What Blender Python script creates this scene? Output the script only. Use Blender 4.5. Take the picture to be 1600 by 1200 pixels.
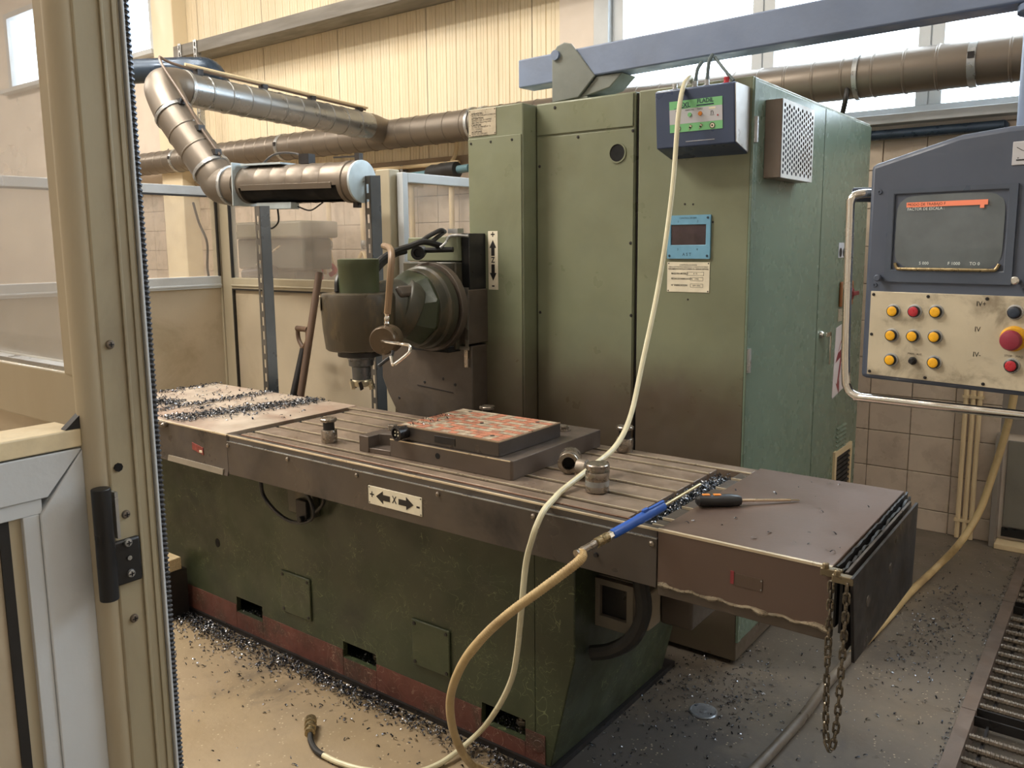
import bpy, bmesh, math, random
from mathutils import Vector as V, Matrix
RND = random.Random(11)
for o in list(bpy.data.objects):
    bpy.data.objects.remove(o)
SC = bpy.context.scene
COL = SC.collection

# ---------------------------------------------------------------- camera
def make_camera():
    yaw, pitch, roll = .648546, .14408, .0091794
    cy, sy, cp, sp = math.cos(yaw), math.sin(yaw), math.cos(pitch), math.sin(pitch)
    fwd = V((-sy*cp, cy*cp, -sp)); right = V((cy, sy, 0)); down = fwd.cross(right)
    r2 = right*math.cos(roll) + down*math.sin(roll)
    d2 = down*math.cos(roll) - right*math.sin(roll)
    m = Matrix((r2, -d2, -fwd)).transposed().to_4x4()
    m.translation = V((0, 0, 1.65))
    cam = bpy.data.cameras.new('camera'); o = bpy.data.objects.new('camera', cam)
    COL.objects.link(o); o.matrix_world = m
    cam.sensor_width = 36; cam.lens = 1293.2/1600*36
    cam.shift_y = -30/1600
    cam.clip_start = .05; cam.clip_end = 200
    SC.camera = o
make_camera()

# ---------------------------------------------------------------- world, lamps, exposure
SC.view_settings.view_transform = 'Standard'
SC.view_settings.look = 'None'
SC.view_settings.gamma = 1
SC.view_settings.use_curve_mapping = False
SC.view_settings.exposure = 0.0
W = bpy.data.worlds.new('sky'); SC.world = W; W.use_nodes = True
bg = W.node_tree.nodes['Background']
bg.inputs[0].default_value = (.80, .90, 1, 1); bg.inputs[1].default_value = 11.0
def area(name, loc, rot, sx, sy, watt, col):
    l = bpy.data.lights.new(name, 'AREA'); l.shape = 'RECTANGLE'; l.size = sx; l.size_y = sy
    l.energy = watt; l.color = col
    o = bpy.data.objects.new(name, l); COL.objects.link(o); o.location = loc; o.rotation_euler = rot
    return o
WARM = (1, .93, .83)
for i, (x, y, w) in enumerate([(-6.0, 2.4, 85), (-9.5, 1.2, 150), (-5.0, .3, 260), (-2.0, -3.2, 35), (-8.5, -2.5, 150), (-13, 2, 200), (-4.2, 1.5, 110), (2.0, 2.8, 45)]):
    area('ceiling_fill_lamp', (x, y, 5.3), (0, 0, 0), 2.4, .5, w, WARM)  # unseen overhead lamps, some added to brighten the glass, far left and tiles
# daylight through the big windows
for x, z, w_, h_ in ((.1, 3.5, 6.2, 2.4), (-10.4, 4.2, 3.6, 1.0)):
    po = area('window_portal', (x, 5.31, z), (math.radians(-90), 0, 0), w_, h_, 1, (1, 1, 1)); po.data.cycles.is_portal = True

# ---------------------------------------------------------------- mesh helpers
def box(bm, x0, x1, y0, y1, z0, z1):
    v = [bm.verts.new((x, y, z)) for x in (x0, x1) for y in (y0, y1) for z in (z0, z1)]
    for f in ((0,1,3,2), (4,6,7,5), (0,4,5,1), (2,3,7,6), (0,2,6,4), (1,5,7,3)):
        bm.faces.new([v[i] for i in f])
def obox(bm, c, size, m=None, ax=None):
    """oriented box: ax = three axes"""
    c = V(c); X, Y, Z = ax if ax else (V((1,0,0)), V((0,1,0)), V((0,0,1)))
    hx, hy, hz = [s/2 for s in size]
    v = [bm.verts.new(c + X*(a*hx) + Y*(b*hy) + Z*(d*hz)) for a in (-1,1) for b in (-1,1) for d in (-1,1)]
    for f in ((0,1,3,2), (4,6,7,5), (0,4,5,1), (2,3,7,6), (0,2,6,4), (1,5,7,3)):
        bm.faces.new([v[i] for i in f])
def frame(d):
    d = V(d).normalized()
    a = V((0,0,1)) if abs(d.z) < .9 else V((1,0,0))
    u = d.cross(a).normalized(); w = d.cross(u).normalized()
    return u, w
def lathe(bm, prof, o=(0,0,0), d=(0,0,1), n=20, cap0=True, cap1=True, a0=0, a1=None):
    """prof: list of (radius, height along d)"""
    o = V(o); d = V(d).normalized(); u, w = frame(d)
    full = a1 is None
    a1 = 2*math.pi if full else a1
    k = n if full else n+1
    rings = []
    for r, h in prof:
        rings.append([bm.verts.new(o + d*h + (u*math.cos(a0+(a1-a0)*i/n) + w*math.sin(a0+(a1-a0)*i/n))*max(r, 1e-5)) for i in range(k)])
    for a, b in zip(rings, rings[1:]):
        for i in range(n):
            j = (i+1) % k
            bm.faces.new((a[i], a[j], b[j], b[i]))
    if cap0 and full: bm.faces.new(rings[0][::-1])
    if cap1 and full: bm.faces.new(rings[-1])
def cyl(bm, p0, p1, r0, r1=None, n=16):
    p0 = V(p0); p1 = V(p1)
    lathe(bm, [(r0, 0), (r0 if r1 is None else r1, (p1-p0).length)], p0, p1-p0, n)
def spline(pts, k=6):
    P = [V(p) for p in pts]
    if len(P) < 3: return P
    Q = [P[0]*2-P[1]] + P + [P[-1]*2-P[-2]]
    out = []
    for i in range(1, len(Q)-2):
        a, b, c, d = Q[i-1], Q[i], Q[i+1], Q[i+2]
        for s in range(k):
            t = s/k
            out.append(.5*((2*b) + (c-a)*t + (2*a-5*b+4*c-d)*t*t + (3*b-a-3*c+d)*t**3))
    out.append(P[-1])
    return out
def tube(bm, pts, r, n=8, k=6, radii=None, smooth=True):
    P = spline(pts, k) if smooth else [V(p) for p in pts]
    t = (P[1]-P[0]).normalized(); u, w = frame(t); rings = []
    for i, p in enumerate(P):
        t2 = (P[min(i+1, len(P)-1)] - P[max(i-1, 0)]).normalized()
        q = t.rotation_difference(t2); u = q @ u; w = q @ w; t = t2
        rr = r if radii is None else radii(i/(len(P)-1))
        rings.append([bm.verts.new(p + (u*math.cos(2*math.pi*j/n) + w*math.sin(2*math.pi*j/n))*rr) for j in range(n)])
    for a, b in zip(rings, rings[1:]):
        for j in range(n):
            bm.faces.new((a[j], a[(j+1) % n], b[(j+1) % n], b[j]))
    bm.faces.new(rings[0][::-1]); bm.faces.new(rings[-1])
def prism(bm, poly, axis, a, b):
    """poly in the two other axes (x,z for 'y'; y,z for 'x'; x,y for 'z')"""
    def mk(u, v, t):
        return {'x': (t, u, v), 'y': (u, t, v), 'z': (u, v, t)}[axis]
    A = [bm.verts.new(mk(u, v, a)) for u, v in poly]; B = [bm.verts.new(mk(u, v, b)) for u, v in poly]
    n = len(poly)
    bm.faces.new(A); bm.faces.new(B[::-1])
    for i in range(n):
        bm.faces.new((A[i], B[i], B[(i+1) % n], A[(i+1) % n]))
def holed(bm, O, U, Wd, N, w, h, holes, t):
    """plate w x h at O with real rectangular holes (u0,u1,v0,v1), thickness t along N"""
    O, U, Wd, N = V(O), V(U), V(Wd), V(N)
    us = sorted({0, w, *[q for k in holes for q in k[:2]]}); vs = sorted({0, h, *[q for k in holes for q in k[2:]]})
    P = lambda u, v, d: bm.verts.new(O + U*u + Wd*v + N*d)
    ins = lambda u, v: any(a < u < b and c < v < d for a, b, c, d in holes)
    for u0, u1 in zip(us, us[1:]):
        for v0, v1 in zip(vs, vs[1:]):
            if ins((u0+u1)/2, (v0+v1)/2): continue
            for d in (0, t):
                bm.faces.new([P(u0,v0,d), P(u1,v0,d), P(u1,v1,d), P(u0,v1,d)])
    for a, b, c, d in list(holes) + [(0, w, 0, h)]:
        q = [(a,c), (b,c), (b,d), (a,d)]
        for i in range(4):
            p, r = q[i], q[(i+1) % 4]
            bm.faces.new([P(*p,0), P(*r,0), P(*r,t), P(*p,t)])
    bmesh.ops.remove_doubles(bm, verts=bm.verts, dist=1e-5)
def hexa(bm, c, d, r, h, n=6):
    lathe(bm, [(r, 0), (r, h*.8), (r*.85, h)], c, d, n)
def NB(): return bmesh.new()

WL = {}                                                       # world location of every parent
LOCAL = set()
def thing(name, label, cat, loc, group=None, rotz=0):
    o = bpy.data.objects.new(name, None); COL.objects.link(o)
    o.location = loc; o.rotation_euler = (0, 0, rotz); o.empty_display_size = .1
    o['label'] = label; o['category'] = cat
    if group: o['group'] = group
    WL[o.name] = V((0, 0, 0)) if rotz else V(loc)
    return o
def part(name, bm, mat, parent=None, label=None, bevel=0, smooth=35, kind=None):
    bmesh.ops.recalc_face_normals(bm, faces=bm.faces)
    lo = V([min(v.co[i] for v in bm.verts) for i in range(3)]); hi = V([max(v.co[i] for v in bm.verts) for i in range(3)])
    c = (lo+hi)/2; c.z = lo.z
    for v in bm.verts: v.co -= c
    me = bpy.data.meshes.new(name); bm.to_mesh(me); bm.free()
    me.materials.append(mat)
    if smooth:
        me.polygons.foreach_set('use_smooth', [True]*len(me.polygons))
        me.set_sharp_from_angle(angle=math.radians(smooth))
    o = bpy.data.objects.new(name, me); COL.objects.link(o)
    o.location = c - (WL[parent.name] if parent else V((0,0,0)))
    if parent: o.parent = parent
    WL[o.name] = c
    if label: o['label'] = label
    if kind: o['kind'] = kind
    if bevel:
        b = o.modifiers.new('bevel', 'BEVEL'); b.width = bevel; b.segments = 2; b.limit_method = 'ANGLE'; b.angle_limit = math.radians(40)
    return o
def solo(name, label, cat, bm, mat, group=None, **k):
    o = part(name, bm, mat, None, label, **k); o['category'] = cat
    if group: o['group'] = group
    return o
def struct(name, bm, mat, parent=None, **k):
    return part(name, bm, mat, parent, kind=None if parent else 'structure', **k)
def clone(o, at, parent):
    """copy of a part sharing its mesh; 'at' is where its base centre goes"""
    c = o.copy(); COL.objects.link(c); c.parent = parent
    c.location = V(at) - WL[parent.name]; WL[c.name] = V(at)
    return c
def text(name, s, size, at, ux, uy, mat, parent, align='LEFT', bold=False, squeeze=1):
    cu = bpy.data.curves.new('t', 'FONT'); cu.body = s; cu.size = size; cu.align_x = align; cu.align_y = 'CENTER'; cu.resolution_u = 2
    cu.space_line = 1.0
    if bold: cu.offset = size*.018
    to = bpy.data.objects.new('t', cu); COL.objects.link(to)
    bpy.context.view_layer.update()
    me = bpy.data.meshes.new_from_object(to.evaluated_get(bpy.context.evaluated_depsgraph_get()))
    bpy.data.objects.remove(to); bpy.data.curves.remove(cu)
    bm = NB(); bm.from_mesh(me); bpy.data.meshes.remove(me)
    ux, uy, at = V(ux).normalized(), V(uy).normalized(), V(at)
    for v in bm.verts: v.co = at + ux*v.co.x*squeeze + uy*v.co.y
    return part(name, bm, mat, parent, smooth=0)

# ---------------------------------------------------------------- materials
def lin(c):
    f = lambda v: v/12.92 if v <= .04045 else ((v+.055)/1.055)**2.4
    return tuple(f(v/255) for v in c) + (1,)
def mat(name, c, rough=.5, metal=0, var=.12, scale=3, dirt=None, amt=.35, dscale=2.5, scr=None, scs=9, scw=.012, bump=.05, bscale=60,
        grime=None, zlo=.6, zhi=1.6, rnd=0, coat=0, stretch=None, spots=None, emit=0, rvar=.15, dlo=.48, dhi=.72):
    m = bpy.data.materials.new(name); m.use_nodes = True
    nt = m.node_tree; N = nt.nodes; L = nt.links
    p = N['Principled BSDF']; p.inputs['Metallic'].default_value = metal
    p.inputs['Coat Weight'].default_value = coat
    geo = N.new('ShaderNodeNewGeometry'); pos = geo.outputs['Position']
    if stretch:
        vm = N.new('ShaderNodeVectorMath'); vm.operation = 'MULTIPLY'; vm.inputs[1].default_value = stretch
        L.new(pos, vm.inputs[0]); pos = vm.outputs[0]
    def noise(sc, det=4, rg=.55, dist=0):
        n = N.new('ShaderNodeTexNoise'); n.inputs['Scale'].default_value = sc; n.inputs['Detail'].default_value = det
        n.inputs['Roughness'].default_value = rg; n.inputs['Distortion'].default_value = dist
        L.new(pos, n.inputs['Vector']); return n.outputs['Fac']
    def ramp(s, a, b, va=0, vb=1):
        r = N.new('ShaderNodeMapRange'); r.interpolation_type = 'SMOOTHSTEP'
        r.inputs[1].default_value = a; r.inputs[2].default_value = b; r.inputs[3].default_value = va; r.inputs[4].default_value = vb
        L.new(s, r.inputs[0]); return r.outputs[0]
    def math_(op, a, b):
        q = N.new('ShaderNodeMath'); q.operation = op
        for i, s in enumerate((a, b)):
            if isinstance(s, (int, float)): q.inputs[i].default_value = s
            else: L.new(s, q.inputs[i])
        return q.outputs[0]
    def mix(fac, a, b):
        q = N.new('ShaderNodeMix'); q.data_type = 'RGBA'
        if isinstance(fac, (int, float)): q.inputs[0].default_value = fac
        else: L.new(fac, q.inputs[0])
        for i, s in ((6, a), (7, b)):
            if isinstance(s, tuple): q.inputs[i].default_value = s
            else: L.new(s, q.inputs[i])
        return q.outputs[2]
    base = lin(c); dk = tuple(v*(1-var*1.6) for v in base[:3]) + (1,); lt = tuple(min(1, v*(1+var)) for v in base[:3]) + (1,)
    col = mix(ramp(noise(scale, 5), .3, .7), dk, lt)
    if rnd:
        oi = N.new('ShaderNodeObjectInfo'); hs = N.new('ShaderNodeHueSaturation')
        L.new(ramp(oi.outputs['Random'], 0, 1, 1-rnd, 1+rnd), hs.inputs['Value']); L.new(col, hs.inputs['Color']); col = hs.outputs[0]
    if grime:
        sx = N.new('ShaderNodeSeparateXYZ'); L.new(geo.outputs['Position'], sx.inputs[0])
        g = math_('ADD', ramp(sx.outputs[2], zlo, zhi, 1, 0), math_('MULTIPLY', math_('SUBTRACT', noise(2.2, 5, .6), .5), .9))
        col = mix(ramp(g, .25, .95, 0, .92), col, lin(grime))
    if dirt: col = mix(math_('MULTIPLY', ramp(noise(dscale, 6, .62, .4), dlo, dhi), amt), col, lin(dirt))
    if spots:
        vo = N.new('ShaderNodeTexVoronoi'); vo.inputs['Scale'].default_value = spots[1]; L.new(pos, vo.inputs['Vector'])
        col = mix(math_('MULTIPLY', ramp(vo.outputs['Distance'], .14, .2, 1, 0), ramp(noise(3), .45, .6)), col, lin(spots[0]))
    if scr:
        for k, sc in enumerate((scs, scs*2.3)):
            d = math_('ABSOLUTE', math_('SUBTRACT', noise(sc, 2, .5, 1.5), .5), 0)
            ma = math_('MULTIPLY', ramp(d, scw*.3, scw, 1, 0), ramp(noise(4+3*k, 4), .46, .62, 0, .8))
            col = mix(ma, col, lin(scr))
    L.new(col, p.inputs['Base Color'])
    L.new(ramp(noise(scale*3, 3), .3, .7, max(.03, rough-rvar), min(1, rough+rvar)), p.inputs['Roughness'])
    if bump:
        b = N.new('ShaderNodeBump'); b.inputs['Strength'].default_value = bump; b.inputs['Distance'].default_value = .01
        L.new(noise(bscale, 3), b.inputs['Height']); L.new(b.outputs[0], p.inputs['Normal'])
    if emit:
        L.new(col, p.inputs['Emission Color']); p.inputs['Emission Strength'].default_value = emit
    return m
def glass(name, tint, haze, hazecol):
    m = bpy.data.materials.new(name); m.use_nodes = True; nt = m.node_tree; N = nt.nodes; L = nt.links
    N.remove(N['Principled BSDF']); out = N['Material Output']
    tr = N.new('ShaderNodeBsdfTransparent'); tr.inputs[0].default_value = tint
    gl = N.new('ShaderNodeBsdfGlossy'); gl.inputs['Roughness'].default_value = .05
    df = N.new('ShaderNodeBsdfDiffuse'); df.inputs[0].default_value = lin(hazecol)
    la = N.new('ShaderNodeLayerWeight'); la.inputs[0].default_value = .5
    pw = N.new('ShaderNodeMath'); pw.operation = 'POWER'; L.new(la.outputs['Facing'], pw.inputs[0]); pw.inputs[1].default_value = 4
    lw = N.new('ShaderNodeMapRange'); lw.inputs[3].default_value = .03; lw.inputs[4].default_value = .6; L.new(pw.outputs[0], lw.inputs[0])
    ns = N.new('ShaderNodeTexNoise'); ns.inputs['Scale'].default_value = 3; ns.inputs['Detail'].default_value = 5
    g = N.new('ShaderNodeNewGeometry'); L.new(g.outputs['Position'], ns.inputs['Vector'])
    mr = N.new('ShaderNodeMapRange'); mr.inputs[1].default_value = .3; mr.inputs[2].default_value = .7
    mr.inputs[3].default_value = haze*.6; mr.inputs[4].default_value = haze*1.4; L.new(ns.outputs['Fac'], mr.inputs[0])
    m1 = N.new('ShaderNodeMixShader'); L.new(mr.outputs[0], m1.inputs[0]); L.new(tr.outputs[0], m1.inputs[1]); L.new(df.outputs[0], m1.inputs[2])
    m2 = N.new('ShaderNodeMixShader'); L.new(lw.outputs[0], m2.inputs[0]); L.new(m1.outputs[0], m2.inputs[1]); L.new(gl.outputs[0], m2.inputs[2])
    L.new(m2.outputs[0], out.inputs[0]); return m

GREEN = mat('green_enamel', (124, 129, 104), .42, var=.06, dirt=(98, 96, 72), amt=.3, bump=.02, grime=(92, 78, 66), zlo=.8, zhi=1.55)
GREEN2 = mat('teal_green_enamel', (108, 125, 109), .27, var=.01, dirt=(116, 126, 116), amt=.1, bump=.008, rvar=.02)
BASEG = mat('worn_dark_green_paint', (56, 63, 44), .45, var=.18, scale=2, dirt=(40, 41, 36), amt=.8, dscale=1.6, scr=(116, 124, 88), scs=9, scw=.006, bump=.03)
REDP = mat('worn_red_primer', (98, 58, 50), .6, var=.2, scale=6, dirt=(60, 52, 44), amt=.8, dscale=7, scr=(150, 128, 112), scs=12, scw=.008)
BROWN = mat('oily_brown_casting', (86, 76, 66), .5, var=.15, scale=4, dirt=(52, 48, 46), amt=.5, bump=.06)
HEADG = mat('oily_green_casting', (62, 61, 50), .42, var=.2, scale=6, dirt=(104, 90, 66), amt=.6, dscale=11, bump=.06, stretch=(1, 1, .4))
STEEL = mat('oily_table_steel', (138, 122, 107), .42, .35, var=.12, scale=5, dirt=(92, 72, 60), amt=.5, dscale=3, bump=.02)
SKIRT = mat('dark_brown_sheet_steel', (94, 87, 81), .4, .45, var=.12, scale=2.5, dirt=(40, 39, 41), amt=.9, dscale=1.7, bump=.02)
COVER = mat('rusty_brown_sheet_steel', (112, 95, 86), .34, .4, var=.03, scale=2, dirt=(124, 94, 76), amt=.4, dscale=1.6, dlo=.35, dhi=.9, rvar=.03, bump=.03)
EDGE = mat('bright_steel_edge', (222, 206, 178), .4, .5, var=.1)
DARKST = mat('blackened_steel', (52, 50, 50), .42, .5, var=.15, dirt=(84, 74, 66), amt=.3)
STEELB = mat('turned_steel', (150, 140, 128), .3, .8, var=.15, scale=12, dirt=(90, 76, 62), amt=.6, dscale=14)
CHROME = mat('chrome', (225, 222, 214), .15, 1, var=.03, bump=0)
BRASS = mat('tarnished_brass', (158, 142, 108), .35, .8, var=.15, scale=30)
GALV = mat('galvanised_steel', (176, 178, 178), .36, .75, var=.12, scale=9, dirt=(128, 122, 112), amt=.4, bump=.02)
GALVB = mat('dusty_galvanised_duct', (122, 114, 104), .42, .6, var=.04, scale=2, dirt=(112, 98, 84), amt=.4, dscale=1.2, dlo=.3, dhi=.8, bump=0, rvar=.05)
GALVL = mat('pale_zinc_plate', (188, 200, 204), .5, .3, var=.08, scale=10, dirt=(150, 160, 165), amt=.4)
BLACK = mat('black_plastic', (26, 27, 29), .4, var=.1, bump=.02)
RUBBER = mat('black_rubber', (34, 33, 32), .55, var=.15, dirt=(70, 62, 54), amt=.3)
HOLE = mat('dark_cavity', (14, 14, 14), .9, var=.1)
CREAM = mat('cream_cladding', (236, 222, 192), .5, var=.05, scale=1.2, dirt=(205, 184, 148), amt=.4, dscale=1.2, bump=.01, stretch=(1, 1, .25))
PLASTER = mat('pale_plaster', (226, 214, 200), .8, var=.04)
TILE = mat('beige_glazed_tile', (200, 184, 166), .35, var=.05, scale=4, dirt=(156, 140, 124), amt=.4, dscale=5, rnd=.05, bump=.01)
GROUT = mat('tile_grout', (158, 146, 130), .9)
GREYW = mat('grey_dado_paint', (140, 132, 124), .6, var=.06, dirt=(110, 104, 98), amt=.4)
BEIGEF = mat('beige_aluminium', (182, 172, 148), .45, var=.06, scale=2, dirt=(160, 146, 116), amt=.4, dscale=2.5, bump=.02, stretch=(1, 1, .3))
POSTF = mat('soiled_beige_aluminium', (160, 150, 124), .5, var=.08, scale=3, dirt=(122, 110, 90), amt=.5, dscale=5, bump=.03, stretch=(1, 1, .4))
WHITEF = mat('white_aluminium', (198, 203, 206), .45, var=.04, scale=3, dirt=(170, 166, 156), amt=.3)
PANELC = mat('soiled_cream_panel', (190, 177, 154), .55, var=.07, scale=1.5, dirt=(150, 134, 104), amt=.6, dscale=1.8)
BOOM = mat('blue_grey_paint', (122, 138, 166), .45, var=.05, dirt=(100, 108, 120), amt=.3)
CONS = mat('slate_console_paint', (80, 89, 106), .45, var=.05, dirt=(70, 74, 84), amt=.3, bump=.02)
PANEL = mat('soiled_aluminium_panel', (206, 196, 172), .45, .15, var=.06, scale=5, dirt=(120, 108, 90), amt=.75, dscale=9, bump=.02)
PLATE = mat('ivory_plate', (232, 224, 200), .5, var=.05, scale=20)
PLATEG = mat('anodised_plate', (190, 180, 158), .4, .3, var=.08, scale=20)
PURPR = mat('faded_purple_red', (150, 52, 70), .4, var=.06)
INK = mat('black_ink', (30, 28, 28), .6, var=.05)
INKB = mat('blue_black_ink', (40, 62, 80), .6, var=.05)
BLUEF = mat('light_blue_plate', (112, 166, 196), .45, var=.05, scale=20)
SMOKE = mat('smoked_red_screen', (66, 52, 56), .12, var=.2, scale=8, bump=0)
SCREEN = mat('dim_crt_glass', (104, 112, 116), .12, var=.1, scale=8, bump=0)
SCRO = mat('orange_screen_bar', (226, 128, 96), .5, var=.03, bump=0, emit=.35)
SCRT = mat('screen_text', (190, 196, 190), .5, var=.03, bump=0, emit=.5)
YELLOW = mat('yellow_button', (252, 186, 40), .35, var=.06, scale=60, bump=0)
RED = mat('red_button', (186, 46, 58), .35, var=.06, scale=60, bump=0)
STOPY = mat('yellow_collar', (226, 168, 40), .4, var=.08, scale=40)
LIGHTG = mat('light_green_label', (128, 200, 140), .5, var=.04, bump=0)
LABELW = mat('grey_white_label', (196, 198, 204), .5, var=.04, bump=0)
PINK = mat('white_sticker', (214, 204, 204), .5, var=.04)
REDSTK = mat('dark_red_print', (132, 50, 56), .5, var=.1)
WOOD = mat('pale_wood', (206, 186, 148), .6, var=.12, scale=20, stretch=(1, 8, 8))
HANDLE = mat('brown_wooden_handle', (98, 76, 60), .5, var=.15, scale=8, stretch=(1, 1, .2))
WHITEH = mat('ivory_cable_sheath', (214, 208, 176), .4, var=.06, dirt=(170, 160, 128), amt=.5, dscale=6)
TANH = mat('tan_rubber_hose', (200, 174, 126), .5, var=.1, dirt=(136, 108, 72), amt=.6, dscale=8)
GUNB = mat('blue_plastic', (40, 88, 176), .4, var=.06, bump=.01)
ORANGE = mat('orange_plastic', (226, 140, 50), .4, var=.05)
CHIPM = mat('blued_steel_chips', (40, 44, 52), .3, .7, var=.5, scale=90, dirt=(190, 192, 196), amt=.95, dscale=70, dlo=.52, dhi=.62, bump=0, rvar=.1)  # pale flecks are glints painted into the chip colour
CHUCKT = mat('copper_faced_chuck', (150, 112, 92), .5, .2, var=.2, scale=18, dirt=(98, 92, 84), amt=.6, dscale=16)
CU = mat('orange_chuck_cell', (192, 130, 104), .5, .15, var=.18, scale=40, dirt=(120, 104, 92), amt=.6, dscale=30)
GREYC = mat('grey_chuck_cell', (186, 172, 150), .5, .2, var=.18, scale=40, dirt=(98, 92, 82), amt=.6, dscale=30)
DRILL = mat('grey_green_machine', (108, 106, 90), .5, var=.08)
TAN = mat('tan_paint', (222, 200, 160), .5, var=.05)
DARKBLUE = mat('dark_blue_duct', (54, 68, 84), .35, .4, var=.08)
GLASSW = glass('window_glass', (.97, .99, 1, 1), .02, (230, 235, 240))
GLASSD = glass('dusty_glass', (.95, .95, .94, 1), .2, (216, 206, 196))
GLASSF = glass('dirty_near_glass', (.95, .95, .95, 1), .3, (222, 220, 216))

def floor_mat():
    m = bpy.data.materials.new('stained_concrete'); m.use_nodes = True; nt = m.node_tree; N = nt.nodes; L = nt.links
    p = N['Principled BSDF']; g = N.new('ShaderNodeNewGeometry')
    def noise(sc, det=5, rg=.6, dist=0):
        n = N.new('ShaderNodeTexNoise'); n.inputs['Scale'].default_value = sc; n.inputs['Detail'].default_value = det
        n.inputs['Roughness'].default_value = rg; n.inputs['Distortion'].default_value = dist
        L.new(g.outputs['Position'], n.inputs['Vector']); return n.outputs['Fac']
    def ramp(s, a, b, va=0, vb=1):
        r = N.new('ShaderNodeMapRange'); r.interpolation_type = 'SMOOTHSTEP'
        for i, q in enumerate((a, b, va, vb)): r.inputs[i+1].default_value = q
        L.new(s, r.inputs[0]); return r.outputs[0]
    def mix(f, a, b):
        q = N.new('ShaderNodeMix'); q.data_type = 'RGBA'; L.new(f, q.inputs[0])
        for i, s in ((6, a), (7, b)):
            if isinstance(s, tuple): q.inputs[i].default_value = s
            else: L.new(s, q.inputs[i])
        return q.outputs[2]
    def mul(a, b):
        q = N.new('ShaderNodeMath'); q.operation = 'MULTIPLY'; L.new(a, q.inputs[0])
        if isinstance(b, float): q.inputs[1].default_value = b
        else: L.new(b, q.inputs[1])
        return q.outputs[0]
    def add(a, b):
        q = N.new('ShaderNodeMath'); q.operation = 'ADD'; L.new(a, q.inputs[0]); L.new(b, q.inputs[1]); return q.outputs[0]
    col = mix(ramp(noise(1.3), .3, .7), lin((140, 122, 96)), lin((160, 142, 114)))
    # darker floor right of the machine bed: oily tone plus painted shade
    sx = N.new('ShaderNodeSeparateXYZ'); L.new(g.outputs['Position'], sx.inputs[0])
    oily_shade = add(ramp(sx.outputs[0], -2.0, -1.2), mul(ramp(noise(1.1, 5, .6), .25, .75, -.5, .5), .9))
    col = mix(mul(ramp(oily_shade, .2, .9), .8), col, lin((90, 84, 78)))
    col = mix(mul(ramp(noise(2.4, 6, .65, .6), .52, .7), .55), col, lin((78, 72, 68)))
    # shade at the right end of the bed, painted as a dark patch
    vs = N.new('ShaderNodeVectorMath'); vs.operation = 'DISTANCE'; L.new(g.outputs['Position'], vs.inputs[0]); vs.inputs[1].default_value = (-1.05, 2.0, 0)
    bed_shade = add(ramp(vs.outputs['Value'], .2, .95, 1, 0), ramp(noise(1.9, 5, .6), .25, .75, -.45, .45))
    col = mix(ramp(bed_shade, .3, .75, 0, .7), col, lin((58, 56, 56)))
    vo = N.new('ShaderNodeTexVoronoi'); vo.inputs['Scale'].default_value = 55; L.new(g.outputs['Position'], vo.inputs['Vector'])
    col = mix(mul(ramp(vo.outputs['Distance'], .1, .22, 1, 0), ramp(noise(9), .45, .62, 0, .7)), col, lin((206, 190, 160)))
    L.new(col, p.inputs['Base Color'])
    L.new(ramp(noise(3), .3, .7, .32, .62), p.inputs['Roughness'])
    b = N.new('ShaderNodeBump'); b.inputs['Strength'].default_value = .12; b.inputs['Distance'].default_value = .01
    L.new(noise(45, 4), b.inputs['Height']); L.new(b.outputs[0], p.inputs['Normal'])
    return m
FLOOR = floor_mat()

# ================================================================ SETTING
def boxes(*bs):
    bm = NB()
    for b in bs: box(bm, *b)
    return bm
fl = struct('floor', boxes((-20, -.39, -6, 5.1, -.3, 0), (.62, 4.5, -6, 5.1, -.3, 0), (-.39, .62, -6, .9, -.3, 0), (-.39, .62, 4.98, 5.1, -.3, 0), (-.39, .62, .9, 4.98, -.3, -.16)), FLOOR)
back = struct('wall_back', boxes((-20, 4.5, 5.1, 5.3, 0, 2.33), (-20, 4.5, 5.1, 5.3, 4.7, 5.6), (-20, -12.2, 5.1, 5.3, 2.33, 4.7), (-12.2, -8.62, 5.1, 5.3, 2.33, 3.73), (-8.62, -2.985, 5.1, 5.3, 2.33, 4.7), (3.2, 4.5, 5.1, 5.3, 2.33, 4.7)), PLASTER)
struct('wall_left', boxes((-20.2, -20, -6, 5.3, 0, 5.6)), PLASTER)
struct('wall_right', boxes((4.5, 4.7, -6, 5.3, 0, 5.6)), PLASTER)
struct('wall_front', boxes((-20, 4.5, -6.2, -6, 0, 5.6)), PLASTER)
struct('ceiling', boxes((-20.2, 4.7, -6.2, 5.3, 5.6, 5.75)), PLASTER)

# ribbed cladding panels
def clad(x0, x1):
    n = max(1, round((x1-x0)/.103)); st = (x1-x0)/n; prof = [(x0+.003, 0)]
    for i in range(n):
        a = x0+i*st
        if i: prof += [(a-.005, 0), (a, .009), (a+.005, 0)]
        prof += [(a+st*.36, 0), (a+st*.38, .003), (a+st*.40, 0), (a+st*.62, 0), (a+st*.64, .003), (a+st*.66, 0)]
    prof += [(x1-.003, 0)]
    bm = NB()
    A = [bm.verts.new((x, 5.062+d, 2.345)) for x, d in prof]; B = [bm.verts.new((x, 5.062+d, 5.55)) for x, d in prof]
    for i in range(len(prof)-1): bm.faces.new((A[i], A[i+1], B[i+1], B[i]))
    for L_, z in ((A, 0), (B, 0)):
        a = bm.verts.new((x0+.003, 5.095, L_[0].co.z)); b = bm.verts.new((x1-.003, 5.095, L_[0].co.z))
        bm.faces.new([a] + L_ + [b])
    return bm
for a, b in ((-7.95, -7.757), (-7.757, -6.725), (-6.725, -5.692), (-5.692, -4.657), (-4.657, -3.629), (-3.629, -3.385)):
    struct('cladding_panel', clad(a, b), CREAM, back, smooth=0)
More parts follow.
